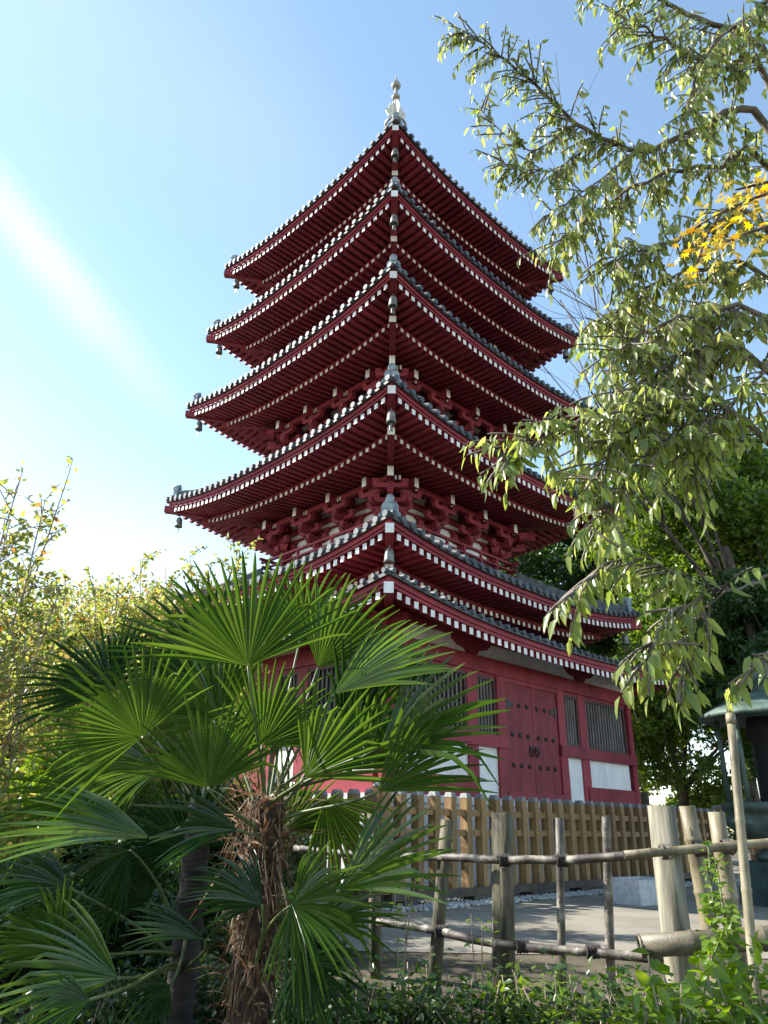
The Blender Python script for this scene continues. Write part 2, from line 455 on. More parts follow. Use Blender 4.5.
def roof_tier(zt, r, b, td, tz, L=0.45, spacing=0.215, fl=0.95, pent=0.0):
    """zt: height of the fascia's top edge at the corner; r: half diagonal; b: wall half width; (td, tz): where the tiles end at the top"""
    a = r / math.sqrt(2)
    zt0 = zt - L
    lift = lambda y: L * min(1.0, abs(y) / a) ** LIFT_P
    FH = 0.17
    ae = a + 0.07

    def ztile(d, y):
        s = (ae - d) / (ae - td)
        return zt0 + 0.05 + (tz - zt0 - 0.05) * (.62 * s + .38 * s * s) + lift(y) * max(0, 1 - s) ** .5

    # --- tiles
    mb = MB()
    nu, ns = 24, 7
    for k in range(4):
        X = side(k)
        for i in range(nu):
            for j in range(ns):
                q = []
                for (ii, jj) in ((i, j), (i + 1, j), (i + 1, j + 1), (i, j + 1)):
                    d = ae + (td - ae) * jj / ns
                    y = d * (-1 + 2 * ii / nu)
                    q.append(X(d, y, ztile(d, y)))
                mb.face(q, 0)
            # tile edge lip and its underside, shadow gap put into the colour
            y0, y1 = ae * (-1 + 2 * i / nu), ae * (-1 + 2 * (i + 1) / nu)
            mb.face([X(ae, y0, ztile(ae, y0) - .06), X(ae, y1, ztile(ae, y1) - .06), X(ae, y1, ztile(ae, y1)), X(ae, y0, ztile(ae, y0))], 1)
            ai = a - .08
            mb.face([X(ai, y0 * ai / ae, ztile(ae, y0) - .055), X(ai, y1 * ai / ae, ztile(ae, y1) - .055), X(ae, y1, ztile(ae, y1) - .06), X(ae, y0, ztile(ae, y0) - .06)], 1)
        nrow = int(2 * a / 0.27)
        rr = 0.05 if pent else 0.074
        for i in range(nrow + 1):
            y = -a + .02 + (2 * a - .04) * i / nrow
            d0, d1 = ae + .05, max(abs(y) + .02, td)
            if d0 - d1 < .25:
                d1 = d0 - .25
            secs = []
            nseg = max(1, int((d0 - d1) / .5))
            for j in range(nseg + 1):
                d = d0 + (d1 - d0) * j / nseg
                zc = ztile(min(d, ae), y) + .015
                secs.append([X(d, y + rr * math.cos(t), zc + rr * math.sin(t)) for t in [R(q) for q in (-90, -45, 0, 45, 90, 135, 180, 225)]])
            mb.sweep(secs, 0)
    roof = mb.build('roof', [TILE, TILED], pag)

    # --- fascia boards under the tiles
    mb = MB()
    for k in range(4):
        X = side(k)
        secs, secs2 = [], []
        nn = 28
        for i in range(nn + 1):
            u = -1 + 2 * i / nn
            z = zt0 + lift(u * a)
            secs.append([X(a, u * a, z - .10), X(a, u * a, z), X(a - .14, u * (a - .14), z), X(a - .14, u * (a - .14), z - .10)])
            a2 = a - .035
            secs2.append([X(a2, u * a2, z - FH), X(a2, u * a2, z - .103), X(a2 - .10, u * (a2 - .10), z - .103), X(a2 - .10, u * (a2 - .10), z - FH)])
        mb.sweep(secs, 0)
        mb.sweep(secs2, 0)
        # middle beam carrying the outer rafters
        if pent: continue
        secs = []
        dk = a - fl + .02
        for i in range(nn + 1):
            u = -1 + 2 * i / nn
            z = zt0 + lift(u * dk) - FH
            secs.append([X(dk + .05, u * (dk + .05), z - .22), X(dk + .05, u * (dk + .05), z - .115), X(dk - .07, u * (dk - .07), z - .115), X(dk - .07, u * (dk - .07), z - .22)])
        mb.sweep(secs, 0)
    mb.build('eave_fascia', [RED], roof)
    # --- soffit boards
    mb = MB()
    for k in range(4):
        X = side(k)
        ds = [a - .05, a - fl * .5, a - fl - .05]
        for j in range(2):
            for i in range(nu):
                q = []
                for (ii, d) in ((i, ds[j]), (i + 1, ds[j]), (i + 1, ds[j + 1]), (i, ds[j + 1])):
                    y = d * (-1 + 2 * ii / nu)
                    q.append(X(d, y, zt0 + lift(y) - FH + .02 + (.02 + pent) * (a - d)))
                mb.face(q, 0)
        if pent: continue
        dl = [a - fl + .1, (a - fl + b) / 2, b - .1]
        for j in range(2):
            for i in range(nu):
                q = []
                for (ii, d) in ((i, dl[j]), (i + 1, dl[j]), (i + 1, dl[j + 1]), (i, dl[j + 1])):
                    y = d * (-1 + 2 * ii / nu)
                    q.append(X(d, y, zt0 + lift(y) - FH - .205 + .13 * (a - fl - d)))
                mb.face(q, 0)
    mb.build('soffit_boards', [RED], roof)
    # --- rafters
    for k in range(4):
        X = side(k)
        mo, mi = MB(), MB()
        n = int(2 * a / spacing)
        for i in range(n):
            y = -a + (i + .5) * 2 * a / n
            w = .052
            if abs(y) > a - .16:
                continue
            d0, d1 = a - .065, max(a - fl - .02, abs(y) + .05)
            z = zt0 + lift(y) - FH
            if d0 - d1 > .05:
                gg = .015 + pent * (d0 - d1)
                w = .056
                p = [X(d0, y - w, z - .135), X(d0, y + w, z - .135), X(d1, y + w, z - .12 + gg), X(d1, y - w, z - .12 + gg),
                     X(d0, y - w, z - .004), X(d0, y + w, z - .004), X(d1, y + w, z + gg), X(d1, y - w, z + gg)]
                mo.hexa(p, 0, 1)
            d0, d1 = a - fl + .10, max(b, abs(y) + .05)
            if d0 - d1 > .05 and not pent:
                g = .13 * (d0 - d1)
                w = .05
                p = [X(d0, y - w, z - .325), X(d0, y + w, z - .325), X(d1, y + w, z - .325 + g), X(d1, y - w, z - .325 + g),
                     X(d0, y - w, z - .222), X(d0, y + w, z - .222), X(d1, y + w, z - .222 + g), X(d1, y - w, z - .222 + g)]
                mi.hexa(p, 0, 1)
        tag(mo.build('outer_rafter_row', [RED, WHITE], roof), 'row of red rafters with white painted ends under the eave edge')
        if pent: continue
        tag(mi.build('inner_rafter_row', [RED, WHITE], roof), 'second row of red rafters with white ends further under the eave')
    # --- hip rafters, ridge ends, bells
    hip = MB()
    for (e0, e1, zo, hh, ww, g) in (((-.06, fl + .05, 0.0, .20, .085, pent * .9),) if pent else ((-.06, fl + .05, 0.0, .20, .085, 0.0), (fl - .18, a - b, -.16, .22, .085, .13))):
        secs = []
        for j in range(8):
            e = e0 + (e1 - e0) * j / 7
            d = a - e
            z = zt0 + lift(d) * (1 if d < a else 1) - FH + zo + .02 + g * (e - e0)
            q = ww / math.sqrt(2)
            secs.append([(d - q, d + q, z - hh), (d + q, d - q, z - hh), (d + q, d - q, z), (d - q, d + q, z)])
        i0 = len(hip.f)
        hip.sweep(secs, 0, True, 0)
        hip.m[-2] = 1
    hme = hip.mesh('hip_rafter', [RED, WHITE])
    # hip ridge with end ornament
    rg = MB()
    secs = []
    for j in range(9):
        d = a - .22 + (td - a + .22) * j / 8
        z = ztile(d, d)
        q = .11 / math.sqrt(2)
        h0 = .26 if not pent else .05
        secs.append([(d - q, d + q, z - .08), (d + q, d - q, z - .08), (d + q, d - q, z + h0 - .06), (d + q * .5, d - q * .5, z + h0), (d - q * .5, d + q * .5, z + h0), (d - q, d + q, z + h0 - .06)])
    rg.sweep(secs, 0)
    rme = rg.mesh('hip_ridge', [TILE])
    orn = MB()
    # flared plate facing outwards along the diagonal: (lateral, up)
    out = [(-.21, 0), (-.225, .06), (-.17, .12), (-.165, .24), (-.12, .33), (0, .37), (.12, .33), (.165, .24), (.17, .12), (.225, .06), (.21, 0)]
    d = a - .16
    zb = ztile(d, d) + .0

    def DG(o_, l_, z_):
        return (d + o_ * .7071 - l_ * .7071, d + o_ * .7071 + l_ * .7071, zb + z_)
    secs = [[DG(.06, l, z) for l, z in out], [DG(-.03, l, z) for l, z in out]]
    orn.sweep(secs, 0)
    ins = [(l * .62, .07 + z * .62) for l, z in out]
    orn.sweep([[DG(.10, l, z) for l, z in ins], [DG(.055, l, z) for l, z in ins]], 0)
    orn.tube([DG(.14, 0, .37), DG(.05, 0, .38), DG(-.08, 0, .40)], .085, 12, 0)
    orn.tube([DG(.16, 0, .08), DG(.0, 0, .09)], .07, 10, 0)
    ome = orn.mesh('ridge_end_tile', [SILVER])
    bl = MB()
    db = a - .27
    zb2 = zt0 + lift(db) - FH - .19
    bl.tube([(db, db, zb2), (db, db, zb2 - .1)], .012, 6, 0)
    bl.lathe([(.02, -.08), (.05, -.09), (.085, -.13), (.095, -.22), (.10, -.32), (.115, -.38), (.10, -.385), (.08, -.34)], 14, 0, (db, db, zb2))
    bl.tube([(db, db, zb2 - .36), (db, db, zb2 - .47)], .012, 6, 0)
    bl.box((db - .05, db - .006, zb2 - .58), (db + .05, db + .006, zb2 - .46), 0)
    bme = bl.mesh('wind_bell', [BELL])
    for k in range(4):
        for nm, me in (('hip_rafter', hme), ('hip_ridge', rme), ('ridge_end_tile', ome), ('wind_bell', bme)):
            if pent and nm in ('ridge_end_tile', 'wind_bell'): continue
            link(nm, me, roof, None, k * math.pi / 2)
    return dict(a=a, zt0=zt0, zf=zt0 - FH, roof=roof)


def bracket_mesh():
    """x = outwards, y along the wall, z up; white ends"""
    mb = MB()
    def bx(x0, x1, y0, y1, z0, z1, m=0): mb.box((x0, y0, z0), (x1, y1, z1), m)
    def blk(x, y, z, s=.085):
        p = [(x - s * .75, y - s * .75, z), (x + s * .75, y - s * .75, z), (x + s * .75, y + s * .75, z), (x - s * .75, y + s * .75, z),
             (x - s, y - s, z + .05), (x + s, y - s, z + .05), (x + s, y + s, z + .05), (x - s, y + s, z + .05)]
        mb.hexa(p)
        bx(x - s, x + s, y - s, y + s, z + .05, z + .10)
    def arm_y(x, ln, z, h=.12, w=.06):
        h2 = ln / 2
        prof = [(-h2, z + h), (-h2, z + h * .55), (-h2 + .06, z + h * .2), (-h2 + .14, z), (h2 - .14, z), (h2 - .06, z + h * .2), (h2, z + h * .55), (h2, z + h)]
        mb.sweep([[(x - w, y, zz) for y, zz in prof], [(x + w, y, zz) for y, zz in prof]], 0)
    def arm_x(x0, x1, z, h=.12, w=.06):
        prof = [(x0, z), (x1 - .14, z), (x1 - .05, z + h * .25), (x1, z + h * .6), (x1, z + h), (x0, z + h)]
        mb.sweep([[(x, -w, zz) for x, zz in prof], [(x, w, zz) for x, zz in prof]], 0)
    s = .15
    blk(0.02, 0, -.02, .14)
    arm_y(0.06, .82, .09); arm_x(-.1, .42, .085)
    for y in (-.34, 0, .34): blk(.06, y, .21)
    blk(.34, 0, .205)
    arm_y(.34, .82, .30); arm_x(-.1, .72, .305)
    arm_y(.06, 1.0, .32)
    for y in (-.34, 0, .34): blk(.34, y, .42)
    blk(.62, 0, .425)
    arm_y(.62, .86, .52); arm_x(-.1, .5, .52)
    for y in (-.36, 0, .36): blk(.62, y, .64)
    # tail rafter sloping down and out, white end
    x0, x1 = .0, .93
    z0, z1 = .98, .66
    w = .075
    hh = .25
    p = [(x1, -w, z1), (x1, w, z1), (x0, w, z0 - hh), (x0, -w, z0 - hh), (x1, -w, z1 + hh), (x1, w, z1 + hh), (x0, w, z0), (x0, -w, z0)]
    mb.hexa(p, 0, 1)
    # small white end pieces beside it
    for k, dy in enumerate((.13, .23)):
        mb.box((.66, dy - .024, .72), (.70, dy + .024, .83), 1)
        mb.box((.2, dy - .03, .715), (.655, dy + .03, .845), 0)
    return mb.mesh('bracket_set', [RED, WHITE])


BRK = bracket_mesh()


def storey(zbase, ztop, b, zbr, rail=True, tall=True):
    """wall from zbase to ztop, columns, beams, bracket sets with their foot at zbr, balustrade"""
    mb = MB()
    mb.box((-b, -b, zbase), (b, b, ztop), 0)
    wall = mb.build('storey_wall', [PLASTER], pag)
    mb = MB()
    for k in range(4):
        X = side(k)
        for i in range(4):
            y = -b + 2 * b * i / 3
            mb.tube([X(b, y, zbase), X(b, y, zbr)], .13, 12, 0)
        mb.box((b - .02, -b - .16, zbr - .17), (b + .075, b + .16, zbr - .03), 0, X)
        mb.box((b - .02, -b, zbr + .40), (b + .05, b, zbr + .47), 0, X)
        mb.box((b - .02, -b, zbr + .62), (b + .055, b, zbr + .80), 0, X)
        mb.box((b - .02, -b - .1, zbase + .25), (b + .07, b + .1, zbase + .40), 0, X)
        mb.box((b + .62 - .07, -b - .72, zbr + .74), (b + .62 + .07, b + .72, zbr + .88), 0, X)   # purlin
        if zbr - zbase > .5:
            mb.box((b - .01, -b / 3 + .2, zbase + .2), (b + .03, b / 3 - .2, zbr - .17), 0, X)
    mb.build('wall_timbers', [RED], wall)
    for k in range(4):
        X = side(k)
        for i in range(4):
            y = -b + 2 * b * i / 3
            link('bracket_set', BRK, wall, X(b, y, zbr), k * math.pi / 2)
        o = link('bracket_set', BRK, wall, X(b, b, zbr), k * math.pi / 2 + math.pi / 4)
        o.scale = (1.42, 1, 1)
    if rail:
        mb = MB()
        db = b + .42
        for k in range(4):
            X = side(k)
            for z, h, ext in ((zbase + .02, .09, .12), (zbase + .24, .05, .16), (zbase + .44, .07, .26)):
                mb.box((db - .04, -db - ext, z), (db + .04, db + ext, z + h), 0, X)
            n = 7
            for i in range(n + 1):
                y = -db + 2 * db * i / n
                mb.box((db - .033, y - .033, zbase), (db + .033, y + .033, zbase + .44), 0, X)
            mb.box((b, -db, zbase - .06), (db + .05, db, zbase + .02), 0, X)
        mb.build('balustrade', [RED], wall)
    return wall


E1 = EYE
TIERS = [  # zt, r, wall half width
    (5.48 + E1, 6.95, 2.35),
    (8.79 + E1, 6.63, 2.08),
    (12.08 + E1, 6.41, 1.98),
    (14.97 + E1, 6.08, 1.86),
    (17.70 + E1, 5.77, 1.72)]
LL = 0.45
# pent roof round the ground storey
MZ, MR, MB_ = 3.95 + E1, 8.05, 4.56
roof_tier(MZ, MR, MB_ - .1, TIERS[0][2] + .2, TIERS[0][0] - LL - .95, L=0.42, fl=1.2, pent=.36)
for i, (zt, r, b) in enumerate(TIERS):
    if i < 4:
        bn = TIERS[i + 1][2]
        zfn = TIERS[i + 1][0] - LL - .17
        top = zfn - 1.68 + (0.0, .0, .12, .2)[i]
        td = bn + .5
    else:
        top, td = zt - LL + 2.75, .55
    roof_tier(zt, r, b, td, top, L=LL)
    zf = zt - LL - .17
    zbr = zf - .2 - .93
    if i == 0:
        storey(zf - 1.9, zf, b, zbr, rail=False)
    else:
        storey(top0, zf + .05, b, zbr, rail=True)
    top0 = top

# ground storey ------------------------------------------------------------
G = MB_
zb = 1.61
pod = MB()
gp = G + .16
pod.box((-gp, -gp, 0), (gp, gp, zb - .14), 0)
pod.box((-gp - .08, -gp - .08, zb - .137), (gp + .08, gp + .08, zb), 0)
pod.box((-gp - .12, -gp - .12, 0), (gp + .12, gp + .12, .2), 0)
for k in range(4):
    X = side(k)
    for i in range(9):
        y = -gp + 2 * gp * (i + .5) / 9
        pod.box((gp + .002, y - .06, .2), (gp + .035, y + .06, zb - .14), 0, X)
pod.build('stone_podium', [GRANITE], pag)
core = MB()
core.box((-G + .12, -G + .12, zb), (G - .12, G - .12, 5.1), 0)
core.build('inner_wall', [DARKIN], pag)  # solid box; interior shade behind the lattice is painted on
Lw = 2 * G
fr = lambda t: -G + Lw * t
post_me = {}


def mesh_box_part(name, lo, hi, mat, X, parent=pag):
    mb = MB()
    mb.box(lo, hi, 0, X)
    return mb.build(name, [mat], parent)


for k in range(4):
    X = side(k)
    flip = (lambda t: t)
    mb = MB()
    # corner column and posts
    for (t0, t1, dd) in ((.25, .285, .03), (.357, .388, .05), (.612, .643, .05), (.715, .75, .03)):
        mb.box((G - .1, fr(t0), zb), (G + dd, fr(t1), 4.10), 0, X)
    # beams
    mb.box((G - .1, -G, 4.10), (G + .075, G, 4.42), 0, X)
    for (t0, t1) in ((.0, .388), (.612, 1.0)):
        mb.box((G - .1, fr(t0), 2.60), (G + .085, fr(t1), 2.84), 0, X)
    for (t0, t1) in ((.03, .27), (.73, .97)):
        mb.box((G - .1, fr(t0), zb), (G + .065, fr(t1), 1.985), 0, X)
    for (t0, t1) in ((.03, .388), (.612, .97)):
        mb.box((G - .1, fr(t0), 4.03), (G + .02, fr(t1), 4.098), 0, X)
    # wall plate under the rafters and door frame
    mb.box((G - .1, -G - .2, 4.74), (G + .11, G + .2, 4.92), 0, X)
    mb.box((G - .1, fr(.388), 4.0), (G + .045, fr(.612), 4.098), 0, X)
    mb.box((G - .1, fr(.384), zb), (G + .07, fr(.616), zb + .16), 0, X)
    # boat-shaped bracket arms below the plate
    for t, hw in ((.0, .5), (.268, .6), (.732, .6), (1.0, .5)):
        y = fr(t)
        pr = [(y - hw, 4.735), (y - hw, 4.66), (y - hw * .72, 4.56), (y - .2, 4.52), (y - .13, 4.43), (y + .13, 4.43), (y + .2, 4.52), (y + hw * .72, 4.56), (y + hw, 4.66), (y + hw, 4.735)]
        mb.sweep([[X(G - .05, a_, z_) for a_, z_ in pr], [X(G + .10, a_, z_) for a_, z_ in pr]], 0)
    mb.build('wall_timbers', [RED], pag)
    # columns at the corner
    cb = MB()
    cb.box((G - .17, G - .17, zb), (G + .03, G + .03, 4.095), 0, X)
    cb.build('corner_column', [RED], pag)
    # plaster
    mb = MB()
    mb.box((G - .1, -G + .05, 4.42), (G - .01, G - .05, 4.74), 0, X)
    mb.build('plaster_band', [PLASTER], pag)
    for (t0, t1, z0) in ((.035, .25, 1.985), (.285, .357, zb), (.643, .715, zb), (.75, .965, 1.985)):
        mesh_box_part('plaster_panel', (G - .09, fr(t0), z0), (G - .012, fr(t1), 2.60), PLASTER, X)
    # lattice windows
    for (t0, t1) in ((.035, .25), (.285, .357), (.643, .715), (.75, .965)):
        mb = MB()
        y0, y1 = fr(t0), fr(t1)
        for q in ((y0, y0 + .06, 2.84, 4.03), (y1 - .06, y1, 2.84, 4.03)):
            mb.box((G - .08, q[0], q[2]), (G + .01, q[1], q[3]), 0, X)
        mb.box((G - .08, y0 + .06, 2.84), (G + .01, y1 - .06, 2.90), 0, X)
        mb.box((G - .08, y0 + .06, 3.97), (G + .01, y1 - .06, 4.03), 0, X)
        w_ = mb.build('lattice_window', [LFRAME], pag)
        mb = MB()
        n = max(5, int((y1 - y0 - .12) / .125))
        for i in range(n):
            y = y0 + .06 + (y1 - y0 - .12) * (i + .5) / n
            h = .024
            mb.hexa([X(G - .008, y, 2.9), X(G - .04, y + h, 2.9), X(G - .07, y, 2.9), X(G - .04, y - h, 2.9), X(G - .008, y, 3.97), X(G - .04, y + h, 3.97), X(G - .07, y, 3.97), X(G - .04, y - h, 3.97)], 0)
        mb.build('lattice_bars', [LATT], w_)
    # double door
    dm = (fr(.39) + fr(.61)) / 2
    hw = (fr(.61) - fr(.39)) / 2
    for sgn in (-1, 1):
        mb = MB()
        ya, yb = sorted((dm + sgn * .008, dm + sgn * hw))
        mb.box((G - .07, ya, zb + .16), (G + .012, yb, 4.0), 0, X)
        dr = mb.build('door', [REDD], pag)
        for zz in (3.55, 2.92, 2.30):
            for i in range(3):
                if zz > 3.5 and i == 2:
                    continue
                y = dm + sgn * hw * (.2 + .29 * i)
                c = (G + .01, y, zz)
                mb = MB()
                mb.lathe([(.052, 0), (.048, .02), (.03, .04), (.005, .045)], 10, 0, (0, 0, 0), xf=(lambda q: lambda px, py, pz: X(q[0] + pz, q[1] + px, q[2] + py))(c))
                mb.build('stud', [BLACK], dr)
        mb = MB()
        y0, y1 = sorted((dm + sgn * hw * .70, dm + sgn * hw * .985))
        mb.box((G + .011, y0, 3.49), (G + .025, y1, 3.60), 0, X)
        y0, y1 = sorted((dm + sgn * hw * .90, dm + sgn * hw * .985))
        mb.box((G + .011, y0, 3.42), (G + .028, y1, 3.67), 0, X)
        mb.build('hinge', [BLACK], dr)
        mb = MB()
        y = dm + sgn * .10
        pts = [X(G + .03 + .01 * abs(math.sin(t)), y + .065 * math.cos(t), 2.60 + .085 * math.sin(t)) for t in [2 * math.pi * q / 14 for q in range(15)]]
        mb.tube(pts, .014, 6, 0, False)
        mb.box((G + .011, y - .055, 2.63), (G + .03, y + .055, 2.73), 0, X)
        mb.build('handle', [BLACK], dr)

# finial -------------------------------------------------------------------
ft = TIERS[4][0] - LL + 2.6
mb = MB()
mb.box((-.62, -.62, ft - .3), (.62, .62, ft + .35), 0)
mb.box((-.72, -.72, ft + .352), (.72, .72, ft + .46), 0)
mb.lathe([(.60, .46), (.56, .75), (.35, .95), (.2, 1.0), (.3, 1.1), (.42, 1.2), (.2, 1.22), (.06, 1.3)], 24, 0, (0, 0, ft))
mb.tube([(0, 0, ft), (0, 0, 28.2)], .065, 10, 0)
fin = mb.build('finial', [BRONZE], pag)
for i in range(9):
    z = ft + 1.55 + i * .42
    mb = MB()
    rr = .56 - .022 * i
    ring = [(rr * math.cos(2 * math.pi * q / 28), rr * math.sin(2 * math.pi * q / 28), z) for q in range(29)]
    mb.tube(ring, .05, 6, 0, False)
    for q in range(4):
        a_ = q * math.pi / 2 + .3
        mb.tube([(0, 0, z), (rr * math.cos(a_), rr * math.sin(a_), z)], .02, 5, 0)
    mb.lathe([(.1, -.06), (.12, 0), (.1, .06)], 12, 0, (0, 0, z))
    mb.build('finial_ring', [BRONZE], fin)
fl_out = [(.05, 0), (.30, .12), (.42, .38), (.36, .62), (.30, .55), (.26, .86), (.18, .75), (.14, 1.0), (.05, .85)]
for q in range(4):
    a_ = q * math.pi / 2 + math.pi / 4 + .35
    mb = MB()
    z = 26.15
    ca, sa = math.cos(a_), math.sin(a_)
    mb.sweep([[(ca * x - sa * e, sa * x + ca * e, z + zz) for x, zz in fl_out] for e in (-.02, .02)], 0)
    tag(mb.build('flame_plate', [GILT], fin), 'pale flame-shaped plate glinting near the tip')
mb = MB()
mb.lathe([(.05, 27.3), (.15, 27.36), (.17, 27.44), (.13, 27.53), (.07, 27.6)], 16, 0)
mb.build('bead', [BRONZE], fin)
mb = MB()
mb.lathe([(.06, 27.95), (.16, 28.0), (.19, 28.1), (.15, 28.22), (.08, 28.32), (.035, 28.45), (.012, 28.75)], 16, 0)
mb.build('jewel', [BRONZE], fin)

# ------------------------------------------------------------------ ground
def gz(x, y):
    t = min(1, max(0, (7.9 - y) / 5.0))
    t = t * t * (3 - 2 * t)
    return -.32 * t


mb = MB()
xs = [-400, -120, -50] + [-24 + 2 * i for i in range(25)] + [50, 120, 400]
ys = [-60, -20, -8] + [-4 + i * .8 for i in range(18)] + [11, 14, 18, 24, 32, 44, 60, 120, 400, 700]
for i in range(len(xs) - 1):
    for j in range(len(ys) - 1):
        q = [(xs[i], ys[j]), (xs[i + 1], ys[j]), (xs[i + 1], ys[j + 1]), (xs[i], ys[j + 1])]
        mb.face([(x, y, gz(x, y)) for x, y in q], 0, True)
tag(mb.build('ground', [SOIL]), kind='structure')
mb = MB()
mb.face([(-3.6, 7.95, .006), (30, 7.75, .006), (30, 34, .006), (-3.6, 34, .006)], 0)
tag(mb.build('paved_yard', [PLAZA]), kind='structure')
for nm, (x0, x1, y0, y1) in {'garden_path': (-9, -4.6, 8.6, 9.6)}.items():
    mb = MB()
    mb.face([(x0, y0, .006), (x1, y0, .006), (x1, y1, .006), (x0, y1, .006)], 0)
    tag(mb.build(nm, [mat_noise('path_earth', (.36, .27, .2), (.46, .36, .28), 2, .9)]), kind='structure')

# pebble strip under the picket fence
rot = Matrix.Rotation(R(45) + RHO, 3, 'Z')
PC = Vector((PX0, PD, 0))
FHW = (PD - 11.5) / math.sqrt(2)          # half width of the fence square


def plw(d, y, z, k):
    return PC + rot @ Vector(side(k)(d, y, z))


pv, pf = [], []
P_, D_, N_, S_ = [], [], [], []
for k in (2, 3):
    for i in range(4200):
        y = NR.uniform(-FHW, FHW)
        d = FHW + NR.uniform(-.45, .42)
        P_.append(plw(d, y, .012 + NR.uniform(0, .02), k))
oct_t = ([(1, 0, 0), (0, 1, 0), (-1, 0, 0), (0, -1, 0), (0, 0, .7), (0, 0, -.7)], [(0, 1, 4), (1, 2, 4), (2, 3, 4), (3, 0, 4), (1, 0, 5), (2, 1, 5), (3, 2, 5), (0, 3, 5)])
n = len(P_)
tag(link('white_pebbles', leaf_mesh('white_pebbles', np.array(P_), NR.normal(size=(n, 3)) * [1, 1, .2], np.tile([0, 0, 1.], (n, 1)), NR.uniform(.025, .05, n), oct_t, PEBBLE, True)), kind='stuff')

# ------------------------------------------------------------------ picket fence round the pagoda
fen = empty('picket_fence', plw(FHW, 0, 0, 3), 'tan square-picket wooden fence with grey caps standing round the pagoda base', 'fence')
fen.location = PC
fen.rotation_euler.z = R(45) + RHO
pitch = .385


def picket_mesh(w, d, h, name):
    mb = MB()
    mb.box((-d, -w, .2), (0, w, h - .06), 0)
    mb.hexa([(-d - .006, -w - .006, h - .06), (.006, -w - .006, h - .06), (.006, w + .006, h - .06), (-d - .006, w + .006, h - .06),
             (-d + .02, -w + .02, h + .015), (-.02, -w + .02, h + .015), (-.02, w - .02, h + .015), (-d + .02, w - .02, h + .015)], 1)
    return mb.mesh(name, [FWOOD, FCAP])


pk = picket_mesh(.065, .155, 1.585, 'picket')
cp = picket_mesh(.10, .20, 1.68, 'corner_post')
for k in (2, 3):
    X = side(k)
    npk = int(2 * FHW / pitch)
    for i in range(1, npk):
        y = -FHW + i * 2 * FHW / npk
        link('picket', pk, fen, X(FHW, y, 0), k * math.pi / 2)
    for z in (1.30, 1.0):
        mb = MB()
        mb.box((FHW - .118, -FHW, z - .05), (FHW - .04, FHW, z + .05), 0, X)
        mb.build('rail', [FWOOD], fen)
    mb = MB()
    mb.box((FHW - .20, -FHW + .12, .10), (FHW + .04, FHW - .12, .215), 0, X)
    for i in range(8):
        y = -FHW + .5 + i * (2 * FHW - 1) / 7
        mb.box((FHW - .22, y - .14, 0), (FHW + .06, y + .14, .098), 0, X)
    mb.build('sill', [FDARK], fen)
link('corner_post', cp, fen, side(3)(FHW + .02, -FHW, 0), 3 * math.pi / 2)
link('corner_post', cp, fen, side(3)(FHW + .02, FHW, 0), 3 * math.pi / 2)
link('corner_post', cp, fen, side(2)(FHW + .02, -FHW, 0), math.pi)

# ------------------------------------------------------------------ bamboo fences
def pole(mb, p, q, r0, r1, n=10, m=0, node=0.28, mcap=None, hollow=False, wob=.0):
    p, q = Vector(p), Vector(q)
    L = (q - p).length
    ts, rs = [0.0], [r0]
    if node:
        t = node * rnd.uniform(.3, .9)
        while t < L - .05:
            for dt, f in ((-.018, 1.0), (-.006, 1.09), (.006, 1.09), (.018, 1.0)):
                ts.append((t + dt) / L)
                rs.append((r0 + (r1 - r0) * t / L) * f)
            t += node * rnd.uniform(.85, 1.15)
    ts.append(1.0)
    rs.append(r1)
    side_ = Vector((rnd.uniform(-1, 1), rnd.uniform(-1, 1), rnd.uniform(-1, 1))) * wob
    pts = [p.lerp(q, t) + side_ * math.sin(math.pi * t) for t in ts]
    mb.tube(pts, rs, n, m, True, mcap)


bf = empty('bamboo_rail_fence', at(503, 965, 6.0) * Vector((1, 1, 0)) if False else (at(503, 965, 6.0).x, 6.0, 0), 'low rustic fence of log and bamboo posts tied with two grey bamboo rails', 'fence')


def world_part(mb, name, mats, root, label=None):
    o = mb.build(name, mats, root)
    o.matrix_parent_inverse = Matrix.Translation(-Vector(root.location))
    if label: o['label'] = label
    return o


def post(root, name, pt, pb, Y, r, mats, label=None, mcap=None, node=None, n=12, Yb=None, bottom=None):
    a_, b_ = at(*pt, Y), at(*pb, Yb or Y)
    d = (b_ - a_).normalized()
    g = gz(a_.x, a_.y) - .15
    b_ = a_ + d * ((a_.z - g) / max(.2, -d.z))
    mb = MB()
    pole(mb, b_, a_, r * 1.04, r, n, 0, node or 0, mcap)
    if node is None:
        i0 = 0
    return world_part(mb, name, mats, root, label)


